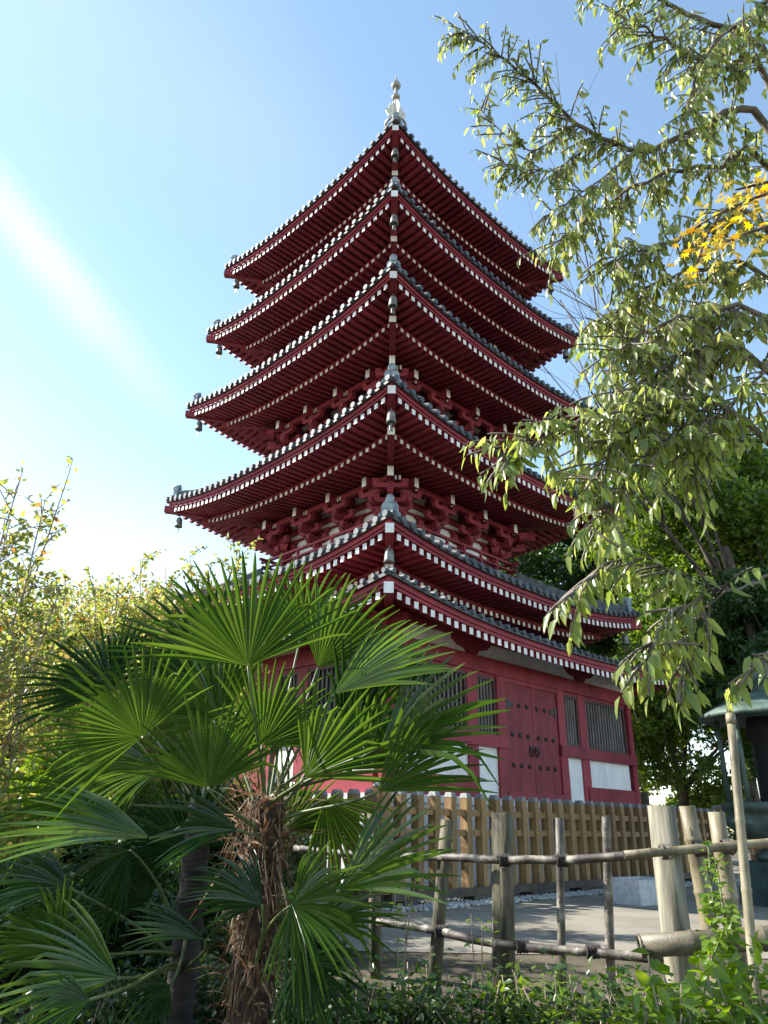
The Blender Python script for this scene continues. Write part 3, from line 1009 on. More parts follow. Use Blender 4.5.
post(bf, 'log_post', (502, 813), (504, 965), 6.0, .080, [LOG, LOGP], 'thick grey-green log post with flat cut top', 1, n=16)
post(bf, 'post', (447, 820), (436, 960), 6.35, .05, [LOG, BAMBOOD], 'slim weathered post', 1)
post(bf, 'post', (373, 812), (376, 960), 6.9, .05, [LOG, BAMBOOD], None, 1)
post(bf, 'bamboo_post', (559, 818), (562, 960), 5.75, .028, [BAMBOOD, DARKIN], None, 1, .35)
post(bf, 'bamboo_post', (606, 817), (611, 985), 5.5, .030, [BAMBOOD, DARKIN], None, 1, .35)
for (pts, nm) in (((( 296, 848, 7.3), (400, 856, 6.7), (503, 860, 5.85), (560, 860, 5.62), (652, 853, 5.3)), 'upper_rail'),
                  (((378, 921, 6.75), (440, 930, 6.3), (520, 945, 5.8), (590, 950, 5.55), (660, 956, 5.3)), 'lower_rail')):
    mb = MB()
    pp = [at(*p) + Vector((0, -.08, 0)) for p in pts]
    for a_, b_ in zip(pp[:-1], pp[1:]):
        pole(mb, a_, b_, .030, .028, 10, 0, .22, None, False, .012)
    rail_o = world_part(mb, nm, [BAMBOOD], bf)
    for p in pp[1:-1]:
        rp = MB()
        hel = [p + Vector((-.045 + .09 * t / 28 + rnd.gauss(0, .003), math.cos(t * 1.26) * .037, math.sin(t * 1.26) * .037)) for t in range(29)]
        rp.tube(hel, .010, 5, 0, False)
        world_part(rp, 'rope_lashing', [ROPE], bf)

lf = empty('leaning_bamboo_fence', (at(690, 900, 5.0).x, 5.0, 0), 'right-hand fence of three leaning thick posts joined by bamboo poles', 'fence')
post(lf, 'log_post', (661, 806), (682, 985), 5.0, .084, [LOGP, LOGP], 'thick pale peeled log post leaning left', 1, n=16)
post(lf, 'bamboo_post', (687, 806), (720, 985), 5.1, .050, [BAMBOO, DARKIN], 'thick bamboo post leaning left', 1, .30)
post(lf, 'bamboo_post', (716, 812), (742, 985), 5.2, .052, [BAMBOO, DARKIN], 'thick bamboo post with rounded top', 1, .30)
mb = MB()
pole(mb, at(624, 855, 4.9), at(830, 838, 4.8), .026, .028, 10, 0, .26, 1)
world_part(mb, 'bamboo_rail', [BAMBOO, DARKIN], lf)
mb = MB()
a_, b_ = at(641, 946, 4.75), at(860, 932, 4.6)
pole(mb, a_, b_, .06, .062, 16, 0, .34, 1)
# cut end: a ring of pale wall round a flat cap, bore shade painted on
ax = (b_ - a_).normalized()
ring = []
u_ = ax.cross(Vector((0, 0, 1))).normalized()
w_ = ax.cross(u_)
pr = [(.062, -.01), (.0625, .03), (.045, -.012)]
ringp = [a_ - ax * .004 + (u_ * math.cos(t) + w_ * math.sin(t)) * .054 for t in [2 * math.pi * q / 18 for q in range(19)]]
mb.tube(ringp, .009, 6, 0, False)
world_part(mb, 'bottom_bamboo', [BAMBOOG, DARKIN], lf, 'thick horizontal bamboo with open cut end')
for (x, y, Y) in ((666, 852, 4.9), (700, 849, 4.9), (729, 847, 4.9)):
    c0 = at(x, y, Y)
    rp = MB()
    hel = [c0 + Vector((-.035 + .07 * t / 22 + rnd.gauss(0, .003), math.cos(t * 1.26) * .042, math.sin(t * 1.26) * .042)) for t in range(23)]
    rp.tube(hel, .008, 5, 0, False)
    world_part(rp, 'rope_lashing', [BAMBOOD], lf)

bp = empty('bamboo_pole', (at(750, 940, 4.2).x, 4.2, 0), 'tall thin upright bamboo pole with jointed tip in front of the green lantern', 'pole')
mb = MB()
a_, b_ = at(753, 962, 4.2), at(731, 722, 4.35)
b2 = at(728, 690, 4.37)
g = a_ + (a_ - b_).normalized() * .6
pole(mb, g, b_, .027, .023, 10, 0, .38)
world_part(mb, 'shaft', [BAMBOO], bp)
mb = MB()
mb.tube([b_.lerp(b2, -.06), b_.lerp(b2, .25)], .027, 10, 0)
mb.tube([b_.lerp(b2, .25), b2], [.019, .015], 10, 0)
world_part(mb, 'jointed_tip', [BAMBOO], bp)

# ------------------------------------------------------------------ bronze lantern, trough, stones
lx, ly = 6.95, 13.4
la = empty('bronze_lantern', (lx, ly, 0), 'large green weathered bronze lantern with dish roof on posts at right edge', 'lantern')
mb = MB()
mb.lathe([(1.0, 0), (1.0, .22), (.9, .25)], 8, 0, smooth=False)
mb.lathe([(.82, .25), (.82, .62), (.75, .64)], 8, 0, smooth=False)
mb.build('stone_base', [PATDK], la)
mb = MB()
mb.lathe([(.55, .64), (.62, .72), (.50, .80), (.46, .86), (.62, .95), (.84, 1.05), (.93, 1.18), (.95, 1.30), (.92, 1.38), (.98, 1.40), (1.02, 1.46), (1.02, 1.53), (.94, 1.55), (.9, 1.52)], 28, 0)
for q in range(14):
    a_ = 2 * math.pi * q / 14
    mb.lathe([(.0, -.07), (.06, -.05), (.08, 0), (.06, .05), (0, .07)], 8, 0, (.92 * math.cos(a_), .92 * math.sin(a_), 1.24))
mb.build('bowl', [PATINA], la)
for q in range(6):
    a_ = 2 * math.pi * q / 6 + .45
    mb = MB()
    mb.tube([(.88 * math.cos(a_), .88 * math.sin(a_), 1.53), (.88 * math.cos(a_), .88 * math.sin(a_), 2.98)], .045, 8, 0)
    mb.build('post', [PATINA], la)
mb = MB()
mb.lathe([(.34, 1.53), (.38, 1.60), (.34, 1.75), (.34, 2.5), (.42, 2.7), (.38, 2.96)], 20, 0)
mb.build('fire_box', [DARKIN], la)  # black drum; the dark between the posts is put into its colour
mb = MB()
mb.lathe([(.80, 2.96), (1.14, 2.93), (1.17, 2.95), (1.17, 3.0), (1.05, 3.08), (.85, 3.18), (.55, 3.3), (.28, 3.4), (.2, 3.45), (.22, 3.55), (.30, 3.62), (.28, 3.75), (.16, 3.9), (.03, 4.05)], 32, 0)
mb.build('roof', [PATINA], la)

t0 = at(641, 897, 13.3)
tr = MB()
tx, ty = .48, .34
o_ = [(-tx, -ty), (tx, -ty), (tx, ty), (-tx, ty)]
i_ = [(-tx + .1, -ty + .1), (tx - .1, -ty + .1), (tx - .1, ty - .1), (-tx + .1, ty - .1)]
h_ = .36
for q in range(4):
    w_ = (q + 1) % 4
    tr.face([(*o_[q], 0), (*o_[w_], 0), (o_[w_][0] * .97, o_[w_][1] * .97, h_), (o_[q][0] * .97, o_[q][1] * .97, h_)])
    tr.face([(o_[q][0] * .97, o_[q][1] * .97, h_), (o_[w_][0] * .97, o_[w_][1] * .97, h_), (*i_[w_], h_), (*i_[q], h_)])
    tr.face([(*i_[q], h_), (*i_[w_], h_), (*i_[w_], .08), (*i_[q], .08)])
tr.face([(*p, .08) for p in i_])
tr.face([(*p, 0) for p in o_][::-1])
o = tr.build('stone_trough', [GRANITE], None, (t0.x, 13.3, .006), R(36))
tag(o, 'pale grey hollow stone trough on the paving beside the picket fence', 'trough')


def rock(loc, s, label, mat, seed):
    r = random.Random(seed)
    import bmesh
    bm = bmesh.new()
    bmesh.ops.create_icosphere(bm, subdivisions=3, radius=1)
    offs = [Vector((r.uniform(-1, 1), r.uniform(-1, 1), r.uniform(-1, 1))).normalized() for _ in range(9)]
    for v in bm.verts:
        n_ = v.co.normalized()
        k = 1.0
        for q in offs:
            dd = n_.dot(q)
            if dd > .55: k = min(k, .62 / dd + .12)
        v.co = n_ * k * (1 + r.uniform(-.015, .015))
        v.co.x *= s[0]; v.co.y *= s[1]; v.co.z *= s[2]
    me = bpy.data.meshes.new('rock')
    bm.to_mesh(me); bm.free()
    me.materials.append(mat)
    return tag(link('rock', me, None, loc, r.uniform(0, 6)), label, 'rock')


p = at(95, 900, 9.5); rock((p.x, 9.5, .12), (.38, .3, .3), 'grey rounded rock low among the plants left of the palms', STONE, 4)
p = at(75, 893, 10.5); rock((p.x - .2, 10.5, .2), (.16, .16, .6), 'upright grey stone standing left of the palms near the rear fence', STONE, 9)

# ------------------------------------------------------------------ vegetation
def limb(mb, p, q, r0, r1, sag=0.0, n=6, m=0, bend=.08, seg=6):
    p, q = Vector(p), Vector(q)
    L = (q - p).length
    b = Vector((rnd.uniform(-1, 1), rnd.uniform(-1, 1), rnd.uniform(-.6, .6))) * L * bend
    pts, rs = [], []
    for i in range(seg + 1):
        t = i / seg
        pts.append(p.lerp(q, t) + b * math.sin(math.pi * t) + Vector((0, 0, sag * L * 4 * t * (1 - t))))
        rs.append(r0 + (r1 - r0) * t)
    mb.tube(pts, rs, n, m)
    return pts


def crown_tree(name, base, h, rad, trunk_r, label, cat, mat, nclump=70, nleaf=60, ls=.28, flat=.75, trunk_h=.4, bark=None, group=None, shape=None, tpl=None, clr=.28, limbs=9):
    """tapered trunk with limbs and a crown of leaf sprays gathered in uneven clumps"""
    root = empty(name, base, label, cat, group)
    mb = MB()
    th = h * trunk_h
    top = Vector((rnd.uniform(-.3, .3), rnd.uniform(-.3, .3), th))
    limb(mb, (0, 0, -.2), top, trunk_r, trunk_r * .72, n=10, bend=.04)
    cc = Vector((0, 0, th + (h - th) * .48))
    cr = Vector((rad, rad, (h - th) * .56))
    cl = []
    while len(cl) < nclump:
        d = Vector((rnd.gauss(0, 1), rnd.gauss(0, 1), rnd.gauss(0, 1))).normalized()
        k = rnd.uniform(.35, 1.0) ** .5
        lob = 1 + .22 * math.sin(3.1 * d.x + 1.7 * base[0]) * math.cos(2.7 * d.z + d.y * 2 + base[1])
        q = cc + Vector((d.x * cr.x, d.y * cr.y, d.z * cr.z)) * k * lob
        if q.z < th * .55: continue
        cl.append((q, rnd.uniform(.6, 1.25)))
    for i in range(limbs):
        q = cl[i * len(cl) // limbs][0]
        pts = limb(mb, top * rnd.uniform(.72, 1.0), q, trunk_r * .5, trunk_r * .06, bend=.10)
        for w in range(2):
            q2 = cl[rnd.randrange(len(cl))][0]
            if (q2 - pts[3]).length < rad * 1.0:
                limb(mb, pts[3], q2, trunk_r * .2, trunk_r * .04, n=5, bend=.1)
    mb.build('trunk', [bark or BARK], root)
    P = []
    for q, s in cl:
        rc = rad * clr * s
        n_ = int(nleaf * s * s)
        dd = rand_dirs(n_)
        kk = NR.uniform(0.25, 1, n_) ** .6
        pts = np.array(q) + dd * kk[:, None] * rc * np.array([1, 1, flat])
        P.append(pts)
    P = np.concatenate(P)
    n_ = len(P)
    me = leaf_mesh('crown', P, rand_dirs(n_), rand_dirs(n_, .6), NR.uniform(.7, 1.3, n_) * ls, tpl or T_clump(8), mat)
    link('crown', me, root)
    return root


# --- background trees on the right
crown_tree('evergreen_tree', (6.6, 31, 0), 13.6, 3.5, .32, 'dark evergreen tree close behind the right eave of the second storey', 'tree', EVERG, 90, 70, .55)
crown_tree('evergreen_tree', (11.3, 34, 0), 16.5, 4.6, .38, 'large dark evergreen tree behind the drooping cherry branches', 'tree', EVERG, 120, 75, .6)
crown_tree('broadleaf_tree', (12.4, 26, 0), 15.5, 4.2, .32, 'sunlit yellow-green broadleaf tree behind the lantern at right', 'tree', MIDGR, 150, 80, .46)
crown_tree('evergreen_tree', (17.5, 32, 0), 17.5, 4.8, .35, 'dark evergreen tree at the far right edge', 'tree', EVERG, 100, 75, .6)
crown_tree('maple_tree', (9.5, 24.5, 0), 6.6, 2.9, .2, 'small green maple with forked dark trunk right of the pagoda wall', 'tree', MIDGR, 85, 65, .34, trunk_h=.36)
crown_tree('evergreen_tree', (12.0, 21.5, 0), 8.2, 2.3, .2, 'shaded dark tree directly behind the green lantern', 'tree', EVERG, 75, 70, .4, trunk_h=.3)
for i, (x, y, h, lab) in enumerate(((8.6, 34, 2.4, 'round lime-green bush in the gap right of the pagoda'), (12.4, 31, 2.6, 'low green bush behind the lantern posts'))):
    crown_tree('bush', (x, y, 0), h, 1.7, .08, lab, 'bush', MIDGR if i else LIME, 40, 55, .32, trunk_h=.15)

# bare tree behind the cherry branches
root = empty('bare_tree', (11.2, 22, 0), 'leafless thin-branched tree against the sky right of the upper roofs', 'tree')
mb = MB()
bt = Vector((11.2, 22, 0))
limb(mb, (0, 0, -.2), (-.2, 0, 9.5), .22, .13, n=8)


def bare(mb, p, q, r, depth):
    pts = limb(mb, p, q, r, r * .45, n=5, bend=.07, sag=.0)
    if depth == 0: return
    L = (Vector(q) - Vector(p)).length
    for i in range(4):
        a_ = pts[2 + i] if 2 + i < len(pts) else pts[-1]
        d = (Vector(q) - Vector(p)).normalized() + Vector((rnd.uniform(-.8, .8), rnd.uniform(-.5, .5), rnd.uniform(-.5, .25)))
        bare(mb, a_, a_ + d.normalized() * L * rnd.uniform(.35, .6), r * .42, depth - 1)


for (x, y) in ((565, 232), (560, 300), (556, 392), (590, 262), (575, 350), (660, 330)):
    q = at(x, y, 22) - bt
    bare(mb, (-.2, 0, rnd.uniform(7, 9.4)), q, .06, 2)
mb.build('trunk', [BARK], root)

# --- cherry tree: trunk outside the frame at right, limbs reaching in
CK = .74
ct = Vector((4.1, 4.7, 0))
root = empty('cherry_tree', ct, 'leafy cherry tree reaching in from the right with drooping glinting branches', 'tree')
wood = MB()
fork = ct + Vector((-.1, 0, 2.4))
limb(wood, ct + Vector((0, 0, -.2)), fork, .17, .13, n=12, bend=.03)
fork2 = ct + Vector((-.15, .1, 3.7))
limb(wood, fork, fork2, .12, .09, n=10, bend=.03)
top2 = ct + Vector((-.2, 0, 5.4))
limb(wood, fork2, top2, .09, .05, n=8)
LP, LD, LN, LS = [], [], [], []
LP2, LD2, LN2, LS2 = [], [], [], []


def spray(p, d, L, ls, store, droop=.5, step=.032, skip=0.0):
    """a twig with alternate hanging leaves"""
    P, D, Nn, S = store
    p = Vector(p)
    d = Vector(d).normalized()
    n = max(3, int(L / step))
    pts = [p.copy()]
    for i in range(n):
        d = (d + Vector((rnd.gauss(0, .06), rnd.gauss(0, .06), -droop * step * 1.6 + rnd.gauss(0, .05)))).normalized()
        p = p + d * step
        pts.append(p.copy())
        if rnd.random() < skip: continue
        s = 1 if i % 2 else -1
        lat = d.cross(Vector((0, 0, 1)))
        lat = lat.normalized() if lat.length > .05 else Vector((1, 0, 0))
        ld = d * .45 + lat * s * rnd.uniform(.3, .8) + Vector((rnd.gauss(0, .25), rnd.gauss(0, .25), -rnd.uniform(.6, 1.7)))
        nn = Vector((rnd.gauss(-.55, .5), rnd.gauss(-.25, .55), rnd.gauss(.5, .5)))
        P.append(tuple(p)); D.append(tuple(ld)); Nn.append(tuple(nn)); S.append(ls * rnd.choice((.55, .8, .95, 1.0, 1.1, 1.3)) * rnd.uniform(.85, 1.1))
    return pts


def branch(pts, r0, r1, store, ls, n_tw, Lt, t_from=.1, droop=.5, lat=.8, skip=0.05, down=.15, step=.032):
    pts = [p if isinstance(p, Vector) else at(p[0], p[1], p[2] * (CK if p[2] > 3.6 else 1)) for p in pts]
    r0, r1 = r0 * .62, r1 * .7
    if ls < .0945: droop, down = droop * 1.7, down + .7
    n_tw = int(n_tw * 3.1) if ls < .1 else int(n_tw * 2.0)
    Lt *= .85
    ls *= 1.04 if ls < .0945 else .95
    # smooth resample
    P = []
    for i in range(len(pts) - 1):
        p0, p1, p2, p3 = pts[max(i - 1, 0)], pts[i], pts[i + 1], pts[min(i + 2, len(pts) - 1)]
        for k in range(5):
            t = k / 5
            P.append(.5 * ((2 * p1) + (p2 - p0) * t + (2 * p0 - 5 * p1 + 4 * p2 - p3) * t * t + (3 * p1 - p0 - 3 * p2 + p3) * t ** 3))
    P.append(pts[-1])
    P = [p + Vector((rnd.gauss(0, .012), rnd.gauss(0, .012), rnd.gauss(0, .012))) for p in P]
    rs = [r0 + (r1 - r0) * i / (len(P) - 1) for i in range(len(P))]
    wood.tube(P, rs, 7)
    for i in range(n_tw):
        t = t_from + (1 - t_from) * (i + rnd.random()) / n_tw
        j = min(len(P) - 2, int(t * (len(P) - 1)))
        a_ = P[j].lerp(P[j + 1], rnd.random())
        d = (P[j + 1] - P[j]).normalized()
        v = Vector((rnd.gauss(0, 1), rnd.gauss(0, 1), rnd.gauss(0, .8) - down))
        v = (v - d * v.dot(d)).normalized()
        dd = d * rnd.uniform(.3, .9) + v * lat
        tw = spray(a_, dd, Lt * rnd.uniform(.5, 1.25), ls, store, droop, step, skip)
        wood.tube(tw[::3] + [tw[-1]], [.006] * (len(tw[::3])) + [.003], 4, 0, False)
    tw = spray(P[-1], P[-1] - P[-3], Lt * .9, ls, store, droop, step, skip)
    wood.tube(tw[::3] + [tw[-1]], [.006] * (len(tw[::3])) + [.003], 4, 0, False)


A1 = (LP, LD, LN, LS)
A2 = (LP2, LD2, LN2, LS2)
# upper reaches
branch([top2, (770, 60, 5.6), (700, 20, 5.4), (640, -10, 5.4), (600, -30, 5.3)], .05, .012, A1, .085, 26, .42)
branch([fork2, (772, 130, 5.7), (700, 128, 5.6), (640, 152, 5.5), (575, 122, 5.4), (520, 72, 5.3), (462, 28, 5.2)], .06, .006, A1, .080, 52, .32, t_from=.25, lat=.8)
branch([(575, 122, 5.4), (530, 150, 5.3), (478, 108, 5.3)], .012, .005, A1, .076, 15, .24, lat=.6)
branch([(600, 135, 5.45), (550, 170, 5.35), (498, 160, 5.3)], .012, .005, A1, .076, 18, .28, lat=.6)
branch([(640, 150, 5.5), (590, 190, 5.4), (545, 215, 5.3)], .014, .005, A1, .080, 16, .32)
branch([fork2, (772, 90, 5.2), (720, 70, 5.1), (665, 40, 5.0), (625, 20, 5.0)], .05, .008, A1, .085, 24, .38)
branch([fork2, (770, 170, 5.8), (720, 165, 5.7), (660, 175, 5.6), (600, 210, 5.5), (560, 240, 5.4)], .045, .007, A1, .083, 36, .40)
branch([fork2, (770, 230, 5.4), (710, 225, 5.3), (650, 250, 5.2), (610, 260, 5.2)], .045, .007, A1, .085, 30, .40)
branch([fork2, (770, 280, 5.8), (700, 270, 5.7), (640, 290, 5.6), (600, 320, 5.5)], .04, .007, A1, .088, 34, .42)
branch([fork2, (770, 320, 5.3), (700, 315, 5.2), (650, 330, 5.1), (615, 350, 5.1)], .04, .007, A1, .090, 34, .42)
branch([fork, (770, 370, 5.2), (700, 350, 5.1), (650, 375, 5.0), (610, 400, 5.0)], .04, .007, A1, .092, 34, .42)
branch([fork, (770, 440, 5.0), (700, 400, 4.9), (640, 410, 4.8), (570, 425, 4.7), (515, 450, 4.6)], .04, .006, A2, .095, 34, .34, t_from=.2, droop=.8, lat=.55)
branch([(660, 405, 4.8), (620, 440, 4.75), (590, 480, 4.7)], .014, .006, A2, .095, 16, .34, droop=.8)
branch([(720, 400, 4.9), (680, 430, 4.8), (640, 460, 4.75), (600, 520, 4.7)], .014, .006, A2, .095, 18, .36, droop=.8)
branch([(768, 360, 4.9), (740, 400, 4.8), (700, 430, 4.8), (690, 470, 4.8)], .016, .006, A2, .092, 14, .34, droop=.7)
branch([top2, (790, 20, 5.0), (745, 20, 5.0), (700, 60, 4.95), (690, 110, 4.9)], .03, .006, A1, .085, 26, .36)
# low bough near the viewer
branch([fork, (800, 575, 3.4), (750, 588, 3.3), (700, 585, 3.25), (650, 562, 3.2), (610, 562, 3.15), (578, 592, 3.1)], .016, .004, A2, .100, 15, .26, t_from=.42, droop=1.1, lat=.35, down=.9, step=.03)
branch([(730, 588, 3.3), (690, 602, 3.2), (660, 625, 3.15), (648, 655, 3.1)], .009, .004, A2, .104, 9, .24, t_from=.3, droop=1.2, lat=.35, down=.9, step=.03)
branch([(760, 580, 3.35), (715, 600, 3.25), (688, 630, 3.2), (682, 670, 3.15)], .009, .004, A2, .104, 9, .24, t_from=.35, droop=1.2, lat=.35, down=.9, step=.03)
branch([(800, 640, 3.3), (772, 650, 3.25), (756, 672, 3.2)], .009, .004, A2, .100, 5, .2, t_from=.4, droop=1.2, lat=.3, down=.9, step=.032)
o = wood.build('trunk', [BARKM], root); o.matrix_parent_inverse = Matrix.Translation(-ct)
for nm, st, mt in (('crown', A1, CHERRY), ('low_foliage', A2, CHERRYB)):
    me = leaf_mesh(nm, st[0], st[1], st[2], st[3], T_oval(.36 if mt is CHERRY else .31, .06, .16), mt)
    o = link(nm, me, root); o.matrix_parent_inverse = Matrix.Translation(-ct)

# --- yellow maple spray at the right edge
mt0 = Vector((4.0, 3.6, 0))
root = empty('yellow_maple', mt0, 'golden yellow maple leaves on a thin branch at the right edge', 'tree')
wood = MB()
k0 = mt0 + Vector((-.2, 0, 3.6))
limb(wood, mt0 + Vector((0, 0, -.2)), k0, .09, .05, n=8, bend=.03)
P, D, Nn, S = [], [], [], []
for pts, nl in ((((790, 186, 3.35), (755, 198, 3.3), (722, 212, 3.25), (694, 228, 3.2)), 80), (((790, 220, 3.35), (750, 232, 3.3), (720, 244, 3.25), (700, 258, 3.2)), 80), (((790, 176, 3.35), (760, 184, 3.3), (735, 190, 3.3)), 45), (((722, 212, 3.25), (706, 236, 3.25), (698, 262, 3.2)), 30)):
    q = ([k0] if pts[0][0] > 760 else [at(735, 206, 3.27)]) + [at(*p) for p in pts]
    wood.tube(q, [.02, .012, .01, .006, .004][:len(q)], 6)
    for i in range(nl):
        j = rnd.randrange(1, len(q) - 1)
        p = q[j].lerp(q[j + 1], rnd.random()) + Vector((rnd.gauss(0, .07), rnd.gauss(0, .09), rnd.gauss(-.03, .06)))
        P.append(tuple(p)); D.append((rnd.gauss(-.3, .5), rnd.gauss(0, .5), rnd.gauss(-.6, .4))); Nn.append((rnd.gauss(-.2, .5), rnd.gauss(-.5, .6), rnd.gauss(.7, .4))); S.append(rnd.uniform(.032, .062))
o = wood.build('trunk', [BARK], root); o.matrix_parent_inverse = Matrix.Translation(-mt0)
o = link('crown', leaf_mesh('crown', P, D, Nn, S, T_maple(), MAPLEY), root); o.matrix_parent_inverse = Matrix.Translation(-mt0)


# --- left shrubs: many thin stems with small leaves
def stem_shrub(base, tips, label, mat, ls, ntw, Lt, stem_r=.018, name='shrub', skip=.1, cat='shrub', up=.4, bark=None, extra=0):
    ntw = int(ntw * 2.6)
    extra += 1
    root = empty(name, base, label, cat)
    base = Vector(base)
    mb = MB()
    P, D, Nn, S = [], [], [], []
    for tip in tips:
        tip = Vector(tip) if not isinstance(tip, tuple) else at(*tip)
        b0 = base + Vector((rnd.uniform(-.25, .25), rnd.uniform(-.25, .25), -.05))
        pts = limb(mb, b0, tip, stem_r, stem_r * .25, n=6, bend=.06, seg=9)
        for i in range(ntw):
            t = .28 + .72 * (i + rnd.random()) / ntw
            j = min(len(pts) - 2, int(t * (len(pts) - 1)))
            p = pts[j].lerp(pts[j + 1], rnd.random())
            d = (pts[j + 1] - pts[j]).normalized()
            d = d * .5 + Vector((rnd.gauss(0, .7), rnd.gauss(0, .7), rnd.gauss(up * .5, .45)))
            L = Lt * rnd.uniform(.4, 1.2) * (1.15 - .5 * t)
            d.normalize()
            q = p.copy()
            tw = [q.copy()]
            n = max(3, int(L / .05))
            for k in range(n):
                d = (d + Vector((rnd.gauss(0, .12), rnd.gauss(0, .12), rnd.gauss(0.0, .1)))).normalized()
                q = q + d * L / n
                tw.append(q.copy())
                for w in range(1 + extra):
                    if rnd.random() < skip: continue
                    P.append(tuple(q + Vector((rnd.gauss(0, .02), rnd.gauss(0, .02), rnd.gauss(0, .02)))))
                    D.append(tuple(d * .4 + Vector((rnd.gauss(0, .7), rnd.gauss(0, .7), rnd.gauss(-.2, .6)))))
                    Nn.append((rnd.gauss(-.2, .6), rnd.gauss(0, .6), rnd.gauss(.6, .5)))
                    S.append(ls * rnd.uniform(.6, 1.25))
            mb.tube(tw[::2] + [tw[-1]], [stem_r * .25] * len(tw[::2]) + [.002], 4, 0, False)
    o = mb.build('stems', [bark or BARKL], root); o.matrix_parent_inverse = Matrix.Translation(-base)
    o = link('foliage', leaf_mesh('foliage', P, D, Nn, S, T_oval(.46, .06, .08), mat), root); o.matrix_parent_inverse = Matrix.Translation(-base)
    return root


def gp_(px, Y):
    x = at(px, 800, Y).x
    return (x, Y, gz(x, Y))


stem_shrub(gp_(-40, 7.0), [(20, 480, 6.8), (45, 500, 7.0), (70, 470, 7.1), (10, 520, 6.7), (-20, 500, 6.9), (35, 560, 6.6), (60, 590, 6.8), (0, 600, 6.6), (-30, 560, 6.6), (25, 640, 6.5)], 'tall multi-stemmed shrub with sparse yellowing leaves at the left edge', AUTUMN, .085, 11, .55, .022)
stem_shrub(gp_(60, 8.4), [(95, 590, 8.4), (60, 610, 8.3), (120, 575, 8.5), (130, 620, 8.4), (30, 630, 8.2), (80, 650, 8.2), (50, 670, 8.1), (110, 660, 8.2), (150, 600, 8.5), (15, 690, 8.0)], 'yellow-green autumn shrub behind the left palm fronds', AUTUMN, .085, 13, .6, .02, extra=1)
stem_shrub(gp_(165, 10.5), [(165, 565, 10.6), (190, 555, 10.5), (150, 590, 10.2), (135, 640, 10.2), (165, 610, 10.2), (195, 600, 10.1), (110, 630, 10.2), (210, 575, 10.5), (140, 560, 10.6), (120, 600, 10.4), (230, 590, 10.5), (180, 600, 10.3), (205, 620, 10.3), (150, 630, 10.3), (240, 550, 10.7)], 'pale yellow-leaved shrub between the left palm and the pagoda eave', AUTUMN, .095, 12, .6, .02, extra=1)
stem_shrub(gp_(0, 10.0), [(15, 600, 10), (-25, 590, 10), (40, 610, 10), (-10, 640, 9.9), (30, 660, 9.8), (0, 690, 9.8), (55, 640, 10)], 'dense green shrub low behind the left edge stems', MIDGR, .10, 14, .7, .02, extra=2)
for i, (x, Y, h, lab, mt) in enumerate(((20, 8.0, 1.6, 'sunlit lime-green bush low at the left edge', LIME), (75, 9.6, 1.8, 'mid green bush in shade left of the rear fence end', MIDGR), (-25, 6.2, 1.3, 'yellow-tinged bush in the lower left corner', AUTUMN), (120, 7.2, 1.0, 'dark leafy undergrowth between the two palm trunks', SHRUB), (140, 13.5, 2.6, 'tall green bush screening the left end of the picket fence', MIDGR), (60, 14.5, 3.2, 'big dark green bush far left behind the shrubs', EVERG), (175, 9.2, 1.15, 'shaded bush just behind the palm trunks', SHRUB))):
    b = gp_(x, Y)
    crown_tree('bush', b, h, h * .55, .05, lab, 'bush', mt, 40, 60, .17 if Y < 10 else .26, trunk_h=.12, tpl=T_clump(8, 5 + i), limbs=12)

crown_tree('broadleaf_tree', (-6.9, 5.6, 0), 5.6, 1.8, .12, 'unseen broadleaf tree added left of the view to shade the palms', 'tree', MIDGR, 44, 44, .24, trunk_h=.42)  # added out of view between sun and palms, for its shade
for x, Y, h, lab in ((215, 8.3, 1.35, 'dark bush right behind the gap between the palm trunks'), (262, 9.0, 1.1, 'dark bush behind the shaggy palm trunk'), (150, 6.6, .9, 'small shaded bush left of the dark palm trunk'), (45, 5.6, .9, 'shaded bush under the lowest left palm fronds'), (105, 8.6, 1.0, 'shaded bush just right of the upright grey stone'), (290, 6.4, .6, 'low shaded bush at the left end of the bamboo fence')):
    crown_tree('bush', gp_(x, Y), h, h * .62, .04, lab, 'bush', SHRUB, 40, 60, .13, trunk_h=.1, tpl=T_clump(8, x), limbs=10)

for x, Y, h, r_, lab in ((25, 10.6, 4.3, 1.5, 'full pale yellow-green tree filling the left edge behind the stems'), (105, 12.2, 4.5, 1.5, 'soft yellow-green bushy tree behind the left palm'), (185, 13.2, 4.7, 1.3, 'hazy yellow-green bushy tree beside the left eave of the lowest roof')):
    crown_tree('bushy_tree', gp_(x, Y), h, r_, .07, lab, 'tree', AUTUMN, 60, 60, .15, trunk_h=.3, bark=BARKL, tpl=T_clump(8, x), limbs=14, clr=.34)

